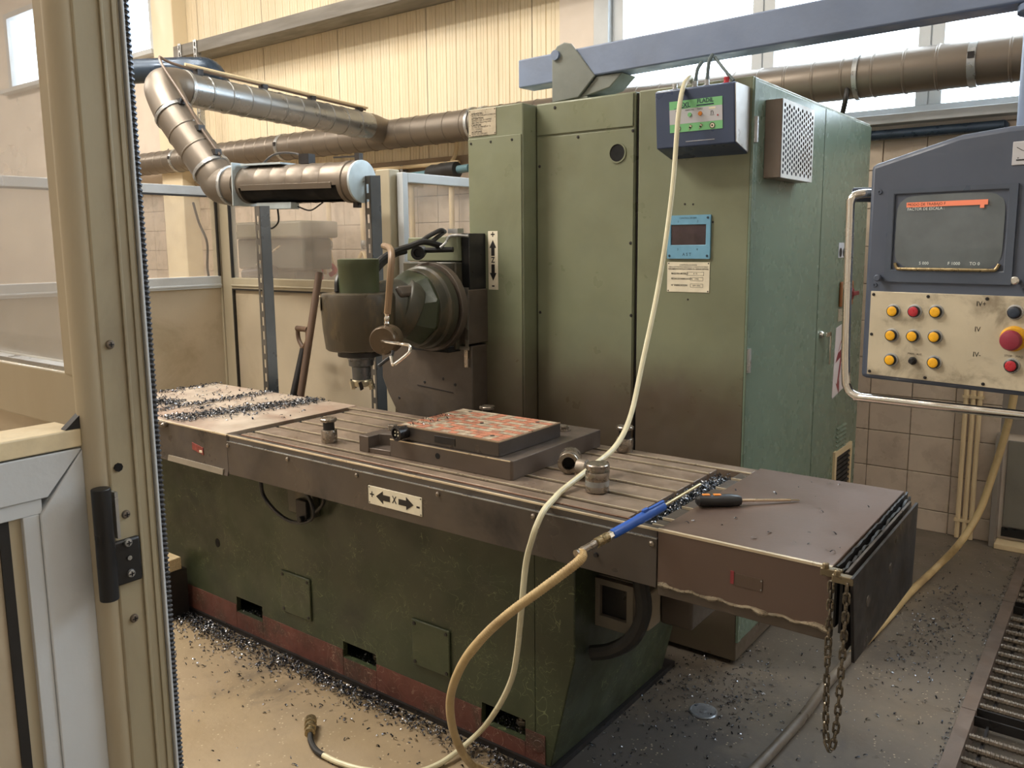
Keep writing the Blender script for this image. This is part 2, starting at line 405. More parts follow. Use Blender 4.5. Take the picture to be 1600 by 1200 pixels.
struct('trim_1', boxes((-8.33, -7.95, 4.9, 5.1, 0, 5.55)), CREAM, bevel=.01)
struct('trim_2', boxes((-3.385, -3.1, 5.05, 5.1, 2.33, 5.55)), PLASTER, bevel=.005)
struct('trim_3', boxes((-7.95, -3.1, 5.04, 5.1, 2.25, 2.343)), mat('brown_grey_rail', (150, 132, 110), .6), bevel=.004)

# wall tiles (only where they can be seen)
bk = NB(); box(bk, -9.6, -3.9, 5.094, 5.1, 1.0, 2.25); box(bk, -1.5, -.55, 5.094, 5.1, 0, 2.27)
struct('tile_backing', bk, GROUT, back)
tb = NB(); box(tb, -.1105, .1105, 5.084, 5.096, 0, .21)
TP = None
def put_tile(x, z):
    global TP
    if TP is None:
        TP = struct('tile', tb, TILE, back, bevel=.003); TP.location = V((x, 5.09, z)) - WL[back.name]
    else: clone(TP, (x, 5.09 + RND.uniform(-.0012, .0012), z), back)
for k in range(10):
    for x in (-1.327, -1.102, -.877, -.652):
        put_tile(x, .125 + .214*k)
for x in (-1.327, -1.102, -.877, -.652):
    t = NB(); box(t, x-.1105, x+.1105, 5.084, 5.096, 0, .121); struct('tile', t, TILE, back, bevel=.003)
for k in range(5, 10):
    for i in range(25): put_tile(-9.43 + .225*i, .125 + .214*k)
struct('dado_panel', boxes((-.549, 3.0, 5.09, 5.1, .62, 2.27)), GREYW, back)
struct('baseboard_back', boxes((-.55, -.52, 5.0, 5.1, 0, .62)), GREYW, bevel=.004)
dr = struct('door_1', boxes((-.5, .5, 5.085, 5.1, .1, .58)), mat('grey_hatch', (128, 124, 114), .5, dirt=(104, 98, 88), amt=.4, var=.06), bevel=.004)
struct('kick_strip', boxes((-.5, .5, 5.07, 5.1, .05, .095)), BLACK, dr)
struct('threshold', boxes((-.52, .5, 4.98, 5.1, 0, .03)), TAN, dr, bevel=.004)

# windows
def window(name, x0, x1, z0, z1, mull, sill=True, transom=None):
    f = NB()
    box(f, x0, x0+.085, 5.09, 5.2, z0, z1); box(f, x1-.08, x1, 5.09, 5.2, z0, z1)
    box(f, x0+.085, x1-.08, 5.09, 5.2, z0, z0+.05); box(f, x0+.085, x1-.08, 5.09, 5.2, z1-.07, z1)
    w = struct(name, f, WHITEF, None, bevel=.004)
    xs = [x0+.085]
    for a, b in mull:
        m = NB(); box(m, a, (a+b)/2-.004, 5.09, 5.2, z0+.05, z1-.07); box(m, (a+b)/2+.004, b, 5.09, 5.2, z0+.05, z1-.07); box(m, a+.01, b-.01, 5.1, 5.19, z0+.05, z1-.07)
        struct('mullion', m, WHITEF, w, bevel=.003); xs += [a, b]
    xs.append(x1-.08)
    for a, b in zip(xs[::2], xs[1::2]):
        g = NB(); box(g, a, b, 5.14, 5.146, z0+.05, z1-.07); struct('glass_pane', g, GLASSW, w)
    if sill:
        s = NB(); box(s, x0-.1, x1+.1, 4.99, 5.1, z0-.045, z0+.005); struct('window_sill', s, WHITEF, w, bevel=.004)
    return w
w1 = window('window_1', -2.985, 3.2, 2.335, 4.7, ((-2.004, -1.865), (-1.067, -.937), (-.07, .06), (.93, 1.06), (1.93, 2.06)))
struct('window_casing', boxes((-3.1, -2.985, 5.04, 5.1, 2.33, 4.75)), WHITEF, w1, bevel=.004)
window('window_2', -12.2, -8.62, 3.73, 4.7, ((-10.45, -10.32),))
# blue-grey heating pipe under the big window sill
bm = NB(); cyl(bm, (-1.6, 5.03, 2.235), (-.62, 5.03, 2.235), .028, n=14); cyl(bm, (-.63, 5.03, 2.235), (-.63, 5.1, 2.235), .028, n=12)
solo('heating_pipe', 'short blue-grey pipe running just under the big window sill', 'pipe', bm, DARKBLUE)

# things fixed on the back wall
bm = NB(); box(bm, -7.67, -2.6, 4.72, 4.735, 3.47, 3.58); box(bm, -7.67, -2.6, 4.735, 4.95, 3.565, 3.58); box(bm, -7.67, -2.6, 4.735, 4.95, 3.47, 3.485); box(bm, -7.67, -7.66, 4.735, 4.95, 3.485, 3.565)
box(bm, -7.67, -2.6, 4.95, 5.03, 3.49, 3.56)
solo('steel_channel', 'grey steel channel beam across the cream cladding', 'beam', bm, mat('grey_channel_paint', (118, 114, 106), .5, .2, dirt=(96, 92, 86), amt=.5, stretch=(.3, 1, 3)), bevel=.003)
for x, nm in ((-7.55, 'left of the two slotted hanger straps under the grey channel'), (-7.29, 'right of the two slotted hanger straps under the grey channel')):
    bm = NB(); holed(bm, (x-.025, 4.71, 2.66), (1,0,0), (0,0,1), (0,1,0), .05, .93, [(.015, .035, .03+.06*i, .07+.06*i) for i in range(15)], .006)
    box(bm, x+.02, x+.026, 4.716, 4.76, 2.66, 3.47)
    solo('slotted_strap', nm, 'strap', bm, GALV, 'slotted hanger straps')
# conduits under the cladding
t = thing('wall_conduit', 'tan conduit along the wall above the white-framed door leaf', 'conduit', (-4.8, 5.0, 2.27))
bm = NB(); tube(bm, [(-6.3, 5.0, 2.285), (-4.45, 5.0, 2.285), (-4.36, 5.0, 2.30), (-4.31, 5.0, 2.4), (-4.31, 5.0, 2.62)], .016, 10); part('tube', bm, TAN, t)
bm = NB(); tube(bm, [(-6.3, 5.02, 2.225), (-4.5, 5.02, 2.225)], .013, 8); part('tube', bm, mat('brown_conduit', (170, 140, 110), .5), t)
for x in (-5.6, -4.9, -4.42):
    bm = NB(); obox(bm, (x, 5.015, 2.27), (.03, .05, .06)); part('clip', bm, GALV, t)
t = thing('lagged_pipe', 'teal pipe ending in black foam lagging beside green column', 'pipe', (-4.6, 4.85, 2.2))
bm = NB(); cyl(bm, (-5.3, 4.9, 2.17), (-4.1, 4.9, 2.225), .03, n=14); part('tube', bm, mat('teal_paint', (92, 128, 138), .4), t)
bm = NB(); lathe(bm, [(.03, 0), (.055, .01), (.065, .05), (.06, .11), (.068, .15), (.062, .3), (.03, .31)], (-4.52, 4.9, 2.206), (1, 0, .045), 14); part('foam_sleeve', bm, RUBBER, t)

# main ventilation pipe along the wall, with banded joints
t = thing('ventilation_pipe', 'long dull galvanised ventilation pipe running along the back wall past the window', 'pipe', (-4.5, 4.85, 2.41))
def pipe(bm, p0, p1, r, pitch=.16, bead=.004):
    p0, p1 = V(p0), V(p1); Ln = (p1-p0).length; n = max(1, round(Ln/pitch)); pr = []
    for i in range(n+1):
        h = Ln*i/n
        if 0 < i < n: pr += [(r, h-.008), (r+bead, h-.003), (r+bead, h+.003), (r, h+.008)]
        else: pr += [(r, h)]
    lathe(bm, pr, p0, p1-p0, 28)
xs = [-9.6, -7.9, -6.2, -3.9, -2.3, -.75, 1.2]
for a, b in zip(xs, xs[1:]):
    bm = NB(); pipe(bm, (a+.004, 4.85, 2.53), (b-.004, 4.85, 2.53), .112); part('pipe_section', bm, GALVB, t)
    bm = NB(); lathe(bm, [(.112, -.02), (.119, -.018), (.119, .018), (.112, .02)], (b, 4.85, 2.53), (1,0,0), 28); part('band', bm, GALV, t)
    bm = NB(); obox(bm, (b, 4.735, 2.55), (.03, .02, .03)); part('band_screw', bm, DARKST, t)
for x in (-7.3, -4.0, -1.3):
    bm = NB(); lathe(bm, [(.113, -.012), (.122, -.012), (.122, .012), (.113, .012)], (x, 4.85, 2.53), (1,0,0), 24); box(bm, x-.012, x+.012, 4.96, 5.1, 2.52, 2.545); part('wall_bracket', bm, GALV, t)
bm = NB(); cyl(bm, (-8.2, 4.93, 2.6), (-7.95, 5.06, 3.05), .05, n=12); part('branch_stub', bm, GALVB, t)
bm = NB(); tube(bm, [(-1.345,4.8,2.503), (-1.337,4.75,2.422), (-1.356,4.78,2.362), (-1.393,4.85,2.305)], .014, 8); cyl(bm, (-1.345,4.8,2.503), (-1.357,4.83,2.586), .012, n=8)
part('pipe_cable', bm, RUBBER, t)
# dark blue duct stub behind the extraction arm
bm = NB(); tube(bm, [(-5.954,3.06,2.854), (-5.759,3.212,2.874), (-5.421,3.471,2.888), (-5.337,3.557,2.873), (-5.348,3.634,2.786)], .082, 20); c_ = V((-5.883,3.116,2.862)); cyl(bm, c_, (c_.x, c_.y, 5.58), .008, n=8) 
solo('dark_duct', 'dark blue duct end behind the elbow of extraction arm', 'duct', bm, DARKBLUE)

# ---------------------------------------------------------------- partitions of the booth behind
def rails(bmlist): pass
P = thing('glazed_partition', 'pale-topped glazed partition left of the rear corner post', 'partition', (-4.82, 2.2, 0))
pm = NB(); box(pm, -4.845, -4.795, .6, 3.19, 1.978, 2.034); part('top_rail', pm, WHITEF, P, 'pale blue-white top rail', bevel=.004)
pm = NB(); box(pm, -4.845, -4.795, .6, 3.19, 1.388, 1.466); box(pm, -4.80, -4.79, .6, 3.19, 1.40, 1.415); part('middle_rail', pm, WHITEF, P, bevel=.004)
pm = NB(); box(pm, -4.845, -4.795, .6, 3.19, 0, .1); part('bottom_rail', pm, BEIGEF, P, bevel=.004)
for y in (.6, 1.55, 2.5):
    pm = NB(); box(pm, -4.843, -4.797, y, y+.05, .1, 1.385); box(pm, -4.843, -4.797, y, y+.05, 1.466, 1.978); part('stile', pm, BEIGEF, P, bevel=.004)
for a, b in ((.65, 1.55), (1.6, 2.5), (2.55, 3.19)):
    pm = NB(); box(pm, -4.828, -4.812, a, b, .1, 1.388); part('lower_panel', pm, PANELC, P)
    pm = NB(); box(pm, -4.823, -4.818, a+.005, b-.005, 1.47, 1.975); part('glass_pane', pm, GLASSD, P)
    pm = NB(); box(pm, -4.812, -4.795, a, a+.012, 1.466, 1.978); box(pm, -4.812, -4.795, b-.012, b, 1.466, 1.978); box(pm, -4.812, -4.795, a, b, 1.968, 1.978); part('glass_seal', pm, RUBBER, P)
P = thing('glazed_partition', 'beige glazed partition behind the milling head and shovel handles', 'partition', (-4.0, 3.227, 0))
pm = NB(); box(pm, -4.88, -4.80, 3.19, 3.27, 0, 2.03); box(pm, -4.80, -4.70, 3.2, 3.26, 0, 2.0); part('corner_post', pm, BEIGEF, P, bevel=.006)
pm = NB(); box(pm, -4.7, -3.33, 3.2, 3.25, 1.955, 2.005); part('top_rail', pm, BEIGEF, P, bevel=.004)
pm = NB(); box(pm, -4.7, -3.33, 3.2, 3.25, 1.385, 1.455); box(pm, -4.7, -3.33, 3.193, 3.2, 1.40, 1.412); part('middle_rail', pm, BEIGEF, P, bevel=.004)
pm = NB(); box(pm, -4.7, -3.33, 3.2, 3.25, 0, .1); part('bottom_rail', pm, BEIGEF, P, bevel=.004)
pm = NB(); box(pm, -3.33, -3.225, 3.19, 3.27, 0, 2.055); part('end_post', pm, BEIGEF, P, bevel=.006)
pm = NB(); box(pm, -4.7, -3.33, 3.217, 3.233, .1, 1.385); part('lower_panel', pm, PANELC, P)
pm = NB(); box(pm, -4.695, -3.335, 3.223, 3.228, 1.458, 1.952); part('glass_pane', pm, GLASSD, P)
pm = NB(); box(pm, -4.7, -4.688, 3.2, 3.217, .1, 1.385); box(pm, -4.7, -4.688, 3.2, 3.217, 1.455, 1.955); box(pm, -4.7, -3.33, 3.2, 3.217, 1.376, 1.385); part('seal', pm, RUBBER, P)
P = thing('door_leaf', 'white-framed glazed door leaf standing open behind the milling head', 'door', (-3.19, 3.6, 0))
pm = NB(); box(pm, -3.215, -3.17, 3.235, 3.275, 0, 2.037); part('stile', pm, WHITEF, P, bevel=.004)
pm = NB(); box(pm, -3.215, -3.17, 4.09, 4.14, 0, 2.037); part('stile', pm, WHITEF, P, bevel=.004)
for a, b in ((0, .1), (1.36, 1.44), (1.985, 2.037)):
    pm = NB(); box(pm, -3.215, -3.17, 3.275, 4.09, a, b); part('rail', pm, WHITEF, P, bevel=.004)
pm = NB(); box(pm, -3.195, -3.19, 3.275, 4.09, 1.44, 1.985); part('glass_pane', pm, GLASSD, P)
pm = NB(); box(pm, -3.2, -3.185, 3.275, 4.09, .1, 1.36); part('lower_panel', pm, PANELC, P)

# things behind the booth glass
t = thing('drill_press', 'grey-green machine head standing behind dusty booth glass', 'machine', (-5.9, 4.4, 0))
bm = NB(); box(bm, -6.4, -5.42, 4.35, 4.75, 1.72, 1.86); part('top_housing', bm, DRILL, t, bevel=.02)
bm = NB(); box(bm, -6.35, -5.45, 4.4, 4.7, 1.46, 1.72); part('gear_housing', bm, mat('dark_machine_grey', (84, 84, 76), .5), t, bevel=.02)
bm = NB(); lathe(bm, [(.09, 0), (.085, .02), (.03, .03)], (-5.98, 4.4, 1.62), (0,-1,0), 20); part('dial', bm, DRILL, t)
bm = NB(); cyl(bm, (-6.0, 4.34, 1.5), (-5.62, 4.3, 1.66), .009, n=8); part('lever', bm, CHROME, t)
bm = NB(); cyl(bm, (-6.1, 4.3, 1.42), (-5.72, 4.3, 1.45), .05, n=14); part('spindle', bm, DARKST, t)
bm = NB(); box(bm, -6.2, -5.7, 4.5, 4.8, 0, 1.46); part('column', bm, DRILL, t, bevel=.02)
bm = NB(); box(bm, -6.39, -6.27, 4.335, 4.35, 1.78, 1.84); part('tag', bm, PLATE, t)
for i, (x, zb, lab) in enumerate(((-5.79, 1.70, 'first pipe drop from the left behind the booth glass, with red clip'), (-5.357, 1.70, 'second pipe drop from the left, behind the right slotted post'), (-4.77, 1.6, 'third pipe drop, left one seen through the white door leaf'), (-4.344, 1.55, 'fourth pipe drop, right one seen through white door leaf'))):
    t = thing('pipe_drop', 'ivory ' + lab, 'pipe', (x, 4.97, 1.4), 'pipe drops on the tiled wall')
    bm = NB(); cyl(bm, (x, 4.97, zb), (x, 4.97, 2.2), .022, n=12); box(bm, x-.02, x+.02, 4.97, 5.09, 2.12, 2.15); part('tube', bm, TAN, t)
    if i < 2:
        bm = NB(); lathe(bm, [(.018, 0), (.026, .03), (.026, .06), (.018, .08)], (x, 4.97, zb-.08), (0,0,1), 12); part('coupling', bm, GALV, t)
        bm = NB(); tube(bm, [(x-.06, 4.95, zb-.3), (x-.05, 4.95, zb-.18), (x-.01, 4.96, zb-.1)], .016, 8); tube(bm, [(x+.06, 4.95, zb-.26), (x+.04, 4.95, zb-.16), (x+.01, 4.96, zb-.1)], .016, 8); part('fork', bm, TAN, t)
    if i == 0:
        bm = NB(); tube(bm, [(x-.1, 4.93, zb-.36), (x-.07, 4.93, zb-.22), (x+.02, 4.93, zb-.2), (x+.1, 4.93, zb-.26), (x+.04, 4.93, zb-.3)], .022, 8); part('clip', bm, RED, t, 'red clip')
t = NB(); tube(t, [(-7.7, 4.85, 2.1), (-7.62, 4.85, 1.9), (-7.5, 4.85, 1.7), (-7.52, 4.85, 1.45), (-7.5, 4.85, 1.2), (-7.5, 4.85, 0)], .012, 8)
solo('hanging_cable', 'dark cable hanging beside the cream wall pillar behind glass', 'cable', t, RUBBER)

# ---------------------------------------------------------------- partition and gate close to the camera
P = thing('door_post', 'soiled beige aluminium post with hinge and glazed side panel in foreground', 'partition', (-1.0, .52, 0))
PXF = -.98
pm = NB(); box(pm, -1.04, PXF, .481, .538, 0, 2.7); part('post_profile', pm, POSTF, P, bevel=.003)
pm = NB(); box(pm, PXF, PXF+.003, .5125, .5165, 0, 2.7); part('raised_rib', pm, POSTF, P, bevel=.001)
pm = NB(); box(pm, PXF, PXF+.002, .527, .533, 0, 2.7); part('raised_rib', pm, POSTF, P, bevel=.0008)
pm = NB(); box(pm, PXF-.012, PXF+.004, .538, .5415, 0, 2.7); part('edge_bead', pm, WHITEF, P, bevel=.001)
pm = NB(); lathe(pm, [(.021, 0), (.021, 2.7)], (-1.003, .482, 0), (0,0,1), 18); part('rounded_stop', pm, BEIGEF, P)
pm = NB(); box(pm, -1.075, -1.04, .512, .56, 0, 2.7); part('seal_groove', pm, mat('grey_seal', (92, 84, 72), .7), P)
pm = NB(); box(pm, -1.128, -1.072, .505, .57, 1.485, 2.7); box(pm, -1.105, -1.072, .505, .57, 1.4, 1.485); part('panel_stile', pm, BEIGEF, P, bevel=.003)
pm = NB(); box(pm, -2.4, -1.105, .51, .57, 1.41, 1.487); part('panel_rail', pm, BEIGEF, P, bevel=.003)
pm = NB(); box(pm, -2.4, -1.128, .516, .535, 1.482, 1.4925); part('glazing_bead', pm, GALV, P)
pm = NB(); box(pm, -2.4, -1.105, .535, .55, 0, 1.41); part('lower_panel', pm, PANELC, P)
pm = NB(); box(pm, -2.4, -1.128, .538, .543, 1.487, 2.7); part('glass_pane', pm, GLASSF, P)
pm = NB(); box(pm, -2.46, -2.4, .505, .57, 0, 2.7); part('end_stile', pm, BEIGEF, P, bevel=.003)
# dark coil brush along the far edge of the post
pm = NB(); tube(pm, [(PXF-.002, .546, .02), (PXF-.002, .546, 2.7)], .0034, 8, smooth=False); part('seal_cord', pm, RUBBER, P)
pm = NB()
for i in range(int(2.65/.0065)):
    z = .03+i*.0065
    lathe(pm, [(.0034, -.0016), (.0052, -.001), (.0052, .001), (.0034, .0016)], (PXF-.002, .546, z), (-.1, .35, 1), 7, False, False)
part('coil_brush', pm, mat('dark_steel_coil', (112, 118, 128), .35, .6), P, kind='stuff')
def screw(at, d, r, m, parent, name='screw'):
    b = NB(); at = V(at); lathe(b, [(r, 0), (r, .001), (r*.8, .003), (r*.3, .0035)], at, d, 14); s = part(name, b, m, parent)
    b = NB(); u, w = frame(d); c = at + V(d).normalized()*.0036
    obox(b, c, (r*1.1, r*.25, .0008), ax=(u, w, V(d).normalized())); obox(b, c, (r*.25, r*1.1, .0008), ax=(u, w, V(d).normalized())); part('cross_slot', b, INK, s)
for px_ in ((-0.98,0.495,1.536), (-0.98,0.498,1.324), (-0.98,0.498,1.188)):
    screw(px_, (1,0,0), .0055, GALVB, P)
b = NB(); lathe(b, [(.0055, 0), (.0055, .002)], (-0.98,0.493,1.385), (1,0,0), 8); part('hole', b, HOLE, P)
hn = NB(); box(hn, PXF-.002, PXF+.006, .463, .511, 1.237, 1.294); h = part('hinge', hn, BLACK, P, 'black hinge plate', bevel=.003)
hn = NB(); cyl(hn, (-.972, .466, 1.226), (-.972, .466, 1.366), .011, n=16); part('hinge_barrel', hn, BLACK, h, bevel=.001)
hn = NB(); box(hn, PXF, PXF+.012, .480, .484, 1.30, 1.358); part('hinge_leaf', hn, GALV, P)
for p_ in ((-0.973,0.494,1.29), (-0.973,0.495,1.25)): screw(p_, (1,0,0), .0055, GALV, h)
b = NB(); lathe(b, [(.003, 0), (.003, .001)], (-0.973,0.495,1.27), (1,0,0), 8); part('hole', b, GALV, h)

G = thing('half_gate', 'pale grey framed gate hinged on the soiled foreground post', 'gate', (-1.02, .3, .2))
gx0, gx1 = -1.045, -1.0
g = NB(); prism(g, [(.462, .05), (.462, 1.412), (.408, 1.343), (.408, .05)], 'x', gx0, gx1); part('stile', g, WHITEF, G, bevel=.0015)
g = NB(); prism(g, [(.462, 1.413), (-.5, 1.413), (-.5, 1.362), (.418, 1.362)], 'x', gx0, gx1); part('rail', g, WHITEF, G, bevel=.0015)
g = NB(); box(g, gx0-.02, gx1+.001, -.5, .462, 1.415, 1.437); part('cap_rail', g, mat('cream_worn_cap', (222, 206, 170), .5, var=.08, scale=20), G, bevel=.002)
g = NB(); box(g, gx0+.004, gx1-.003, -.5, .412, 1.344, 1.362); part('inner_bead', g, WHITEF, G, bevel=.001)
g = NB(); box(g, gx0+.004, gx1-.003, .390, .408, .05, 1.344); part('inner_bead', g, WHITEF, G, bevel=.001)
g = NB(); box(g, gx0+.01, gx1-.010, .377, .390, .05, 1.344); part('tan_strip', g, BEIGEF, G)
g = NB(); box(g, gx0+.01, gx1-.009, .366, .377, .05, 1.344); part('black_seal', g, RUBBER, G)
g = NB(); box(g, gx0+.012, gx1-.012, -.5, .366, .05, 1.344); part('panel', g, PANELC, G)
g = NB(); prism(g, [(.444, 1.4375), (.463, 1.4375), (.463, 1.454)], 'x', gx1-.012, gx1); part('corner_wedge', g, BLACK, G)
b = NB(); box(b, -3.44, -3.335, 1.87, 1.93, .222, .278); solo('wood_block', 'short pale wood offcut sticking out beside the machine bed', 'wood', b, WOOD, bevel=.003)
b = NB(); prism(b, [(0, 0), (.012, 0), (.012, .06), (0, .07)], 'x', 0, .03)
bmesh.ops.translate(b, verts=b.verts, vec=(-3.42, 1.9, .15)); box(b, -3.44, -3.33, 1.86, 1.95, 0, .221)
solo('support_stub', 'dark low support under the pale wood offcut', 'block', b, DARKST)

# ================================================================ MILLING MACHINE
MM = thing('milling_machine', 'large green bed milling machine with brown oily table and swivel head', 'machine', (-2.2, 2.4, 0))
# bed: front wall with real pockets, sloping right end
b = NB()
PK = [(-3.0, -2.82, .096, .162), (-2.32, -2.14, .096, .158), (-1.637, -1.458, .076, .145)]
holed(b, (-3.7, 1.977, .02), (1,0,0), (0,0,1), (0,1,0), 2.28, .77, [(p[0]+3.7, p[1]+3.7, p[2]-.02, p[3]-.02) for p in PK], .02)
prism(b, [(-1.42, .02), (-1.36, .02), (-1.272, .40), (-1.272, .765), (-1.42, .765)], 'y', 1.977, 2.74)
box(b, -3.7, -1.42, 2.14, 2.5, .02, .78); box(b, -2.85, -1.42, 2.5, 2.735, .02, .6)
box(b, -3.7, -3.68, 1.99, 2.14, .02, .92); box(b, -3.7, -1.42, 1.99, 2.14, .3, .78); box(b, -3.7, -1.42, 1.99, 2.14, .02, .06)
BASE = part('bed', b, BASEG, MM, bevel=.004)
b = NB()
for x0, x1, z in ((-3.7, -3.002, .125), (-2.818, -2.322, .125), (-2.138, -1.639, .122)):
    box(b, x0, x1, 1.9745, 1.9775, .02, z)
for p in PK: box(b, p[0], p[1], 1.9745, 1.9775, .02, p[2]-.004)
box(b, -1.456, -1.38, 1.9745, 1.9775, .02, .118)
part('red_primer_band', b, REDP, BASE, 'worn red primer band', smooth=0)
b = NB(); box(b, -3.72, -1.345, 1.965, 2.5, 0, .02); box(b, -2.85, -1.345, 2.5, 2.82, 0, .02); part('sole_plate', b, DARKST, BASE)
for p in PK:
    b = NB(); box(b, p[0]+.001, p[1]-.001, 2.135, 2.139, p[2], p[3]); part('pocket_back', b, HOLE, BASE)
    b = NB(); cyl(b, ((p[0]+p[1])/2+.03, 2.04, p[2]-.03), ((p[0]+p[1])/2+.03, 2.04, p[2]+.03), .012, n=10); hexa(b, ((p[0]+p[1])/2+.03, 2.04, p[2]+.005), (0,0,1), .02, .016); part('anchor_bolt', b, STEELB, BASE)
def cover_plate(x0, x1, z0, z1):
    b = NB(); box(b, x0, x1, 1.968, 1.977, z0, z1); c = part('cover_plate', b, mat('green_cover_plate', (60, 67, 46), .45, var=.15, dirt=(56, 56, 46), amt=.6, scr=(110, 116, 84), scw=.006), MM, bevel=.004)
    for x in (x0+.014, x1-.014):
        for z in (z0+.014, z1-.014):
            b = NB(); lathe(b, [(.007, 0), (.006, .003)], (x, 1.968, z), (0,-1,0), 8); part('screw', b, DARKST, c)
cover_plate(-2.675, -2.495, .188, .362); cover_plate(-1.945, -1.77, .188, .358)
b = NB(); lathe(b, [(.016, 0), (.016, .0015)], (-3.116, 1.977, .377), (0,-1,0), 18); bmesh.ops.scale(b, verts=b.verts, vec=(1, 1, 1.25), space=Matrix.Translation((3.116, 0, -.377))); part('bed_hole', b, HOLE, MM)
b = NB(); lathe(b, [(.024, 0), (.02, .004)], (-1.405, 1.977, .075), (0,-1,0), 18); part('round_boss', b, REDP, MM)
# feed motor and hose at right end of bed
b = NB(); holed(b, (-1.275, 2.095, .475), (1,0,0), (0,0,1), (0,1,0), .135, .155, [(.018, .112, .035, .135)], .02)
box(b, -1.275, -1.14, 2.115, 2.32, .47, .475); box(b, -1.275, -1.14, 2.115, 2.32, .63, .636); box(b, -1.145, -1.14, 2.115, 2.32, .475, .63); part('motor_bracket', b, mat('grey_bracket', (112, 104, 92), .5, var=.1, dirt=(80, 72, 62), amt=.5), MM, bevel=.003)
b = NB(); box(b, -1.265, -1.15, 2.118, 2.30, .485, .625); part('motor', b, DARKST, MM, bevel=.006)
b = NB(); box(b, -1.13, -1.02, 2.25, 2.5, .46, .70); part('gearbox', b, BROWN, MM, bevel=.01)
b = NB(); box(b, -1.14, -1.10, 2.12, 2.2, .49, .61); part('junction_box', b, mat('pale_bracket', (150, 138, 118), .5), MM, bevel=.006)
b = NB(); tube(b, [(-1.12, 2.1, .70), (-1.10, 2.07, .66), (-1.085, 2.06, .58), (-1.12, 2.06, .49), (-1.19, 2.06, .43), (-1.255, 2.05, .405)], .024, 10); part('flexible_hose', b, RUBBER, MM)

# table
TZ, TF, TB = .93, 1.832, 2.525
b = NB()
slots = [1.925, 2.04, 2.155, 2.27, 2.387]
ed = TF + .022
XL, XR = -2.745, -1.037
box(b, XL, XR, TF+.043, 1.925-.009, TZ-.03, TZ)
for i, y in enumerate(slots):
    y1 = slots[i+1]-.009 if i+1 < len(slots) else 2.452
    box(b, XL, XR, y+.009, y1, TZ-.03, TZ)
box(b, -2.80, -.93, TF+.03, 2.47, .80, TZ-.03)
TABLE = part('table', b, STEEL, MM, bevel=.0015)
b = NB(); box(b, -2.80, XL, TF+.03, 2.47, TZ-.03, TZ-.0285)
for y in slots: box(b, XL, XR, y-.0085, y+.0085, TZ-.03, TZ-.0285)
box(b, XR, -.966, TF+.03, 2.47, TZ-.03, TZ-.0285)
part('slot_shade', b, HOLE, TABLE, kind='stuff')  # near-black strips paint the shade deep in slots and trough
for y in slots:                                                # lit lips along the slots, painted as bright strips
    b = NB(); box(b, XL+.002, XR-.002, y+.0088, y+.0132, TZ-.004, TZ+.0006); part('slot_lip', b, EDGE, TABLE)
b = NB(); box(b, XL, -1.0, TF+.0375, TF+.0425, TZ-.02, TZ-.001); part('gutter_lip', b, mat('reddish_steel_lip', (150, 116, 96), .4, .4), TABLE)
b = NB(); box(b, -2.8, -.93, TF, TF+.03, .80, TZ-.001); part('front_rail', b, SKIRT, TABLE, bevel=.002)
b = NB(); box(b, -2.80, -.93, TF-.0005, TF+.007, TZ-.004, TZ+.0008); part('bright_edge', b, EDGE, TABLE, 'bright front edge')  # pale strip along the front edge of the table
b = NB(); box(b, -2.8, -.93, 2.47, TB, .80, TZ); part('rear_rail', b, STEEL, TABLE, bevel=.002)
b = NB(); box(b, -2.8, -.93, 2.469, 2.474, TZ-.003, TZ+.0008); part('bright_edge', b, EDGE, TABLE)
# right end strip with the slots running out
for i, (y0, y1) in enumerate(zip([TF+.043] + [s+.009 for s in slots], [s-.009 for s in slots] + [2.47])):
    b = NB(); box(b, -.966, -.931, y0, y1, TZ-.03, TZ-.004); part('end_strip', b, SKIRT, TABLE, bevel=.0015)
    b = NB(); box(b, -.966, -.931, y0-.0005, y0+.003, TZ-.01, TZ-.003); part('strip_lip', b, EDGE, TABLE)
# stepped end lips on the left
for i, (y0, y1) in enumerate(zip([TF+.043] + [s+.009 for s in slots], [s-.009 for s in slots] + [2.47])):
    b = NB(); box(b, -2.80, -2.782, y0, y1, TZ-.03, TZ-.012); part('end_strip', b, RUBBER, TABLE, bevel=.0015)
b = NB(); box(b, -2.772, -.928, TF-.006, TF-.001, .777, .907)
sk = part('skirt_plate', b, SKIRT, MM, bevel=.001)
b = NB(); box(b, -2.772, -.928, TF-.007, TF-.0005, .9055, .9085); part('skirt_edge', b, GALV, sk)
for x in (-2.765, -2.403, -2.039, -1.674, -1.313, -.941):
    b = NB(); lathe(b, [(.0085, 0), (.008, .004), (.004, .007)], (x, TF-.006, .8915), (0,-1,0), 12); part('screw', b, STEELB, sk)
b = NB(); lathe(b, [(.007, 0), (.006, .006)], (-1.106,1.826,0.825), (0,-1,0), 10); part('screw', b, DARKST, sk)
# X direction plate
def arrow(bm, tip, tail, wd, hw, hl, n, t=.0008, off=0):
    tip, tail, n = V(tip), V(tail), V(n).normalized(); d = (tip-tail).normalized(); s = n.cross(d)
    k = tip - d*hl
    pts = [tail+s*wd, k+s*wd, k+s*hw, tip, k-s*hw, k-s*wd, tail-s*wd]
    A = [bm.verts.new(p + n*off) for p in pts]; B = [bm.verts.new(p + n*(off+t)) for p in pts]
    bm.faces.new(A[::-1]); bm.faces.new(B)
    for i in range(7): bm.faces.new((A[i], A[(i+1) % 7], B[(i+1) % 7], B[i]))
yq = TF-.0085
b = NB(); box(b, -1.984, -1.742, yq, TF-.006, .806, .868); xp = part('direction_plate', b, PLATE, MM, 'ivory X axis direction plate', bevel=.001)
text('lettering', 'X', .034, (-1.863, yq-.0006, .838), (1,0,0), (0,0,1), INK, xp, 'CENTER', True, .8)
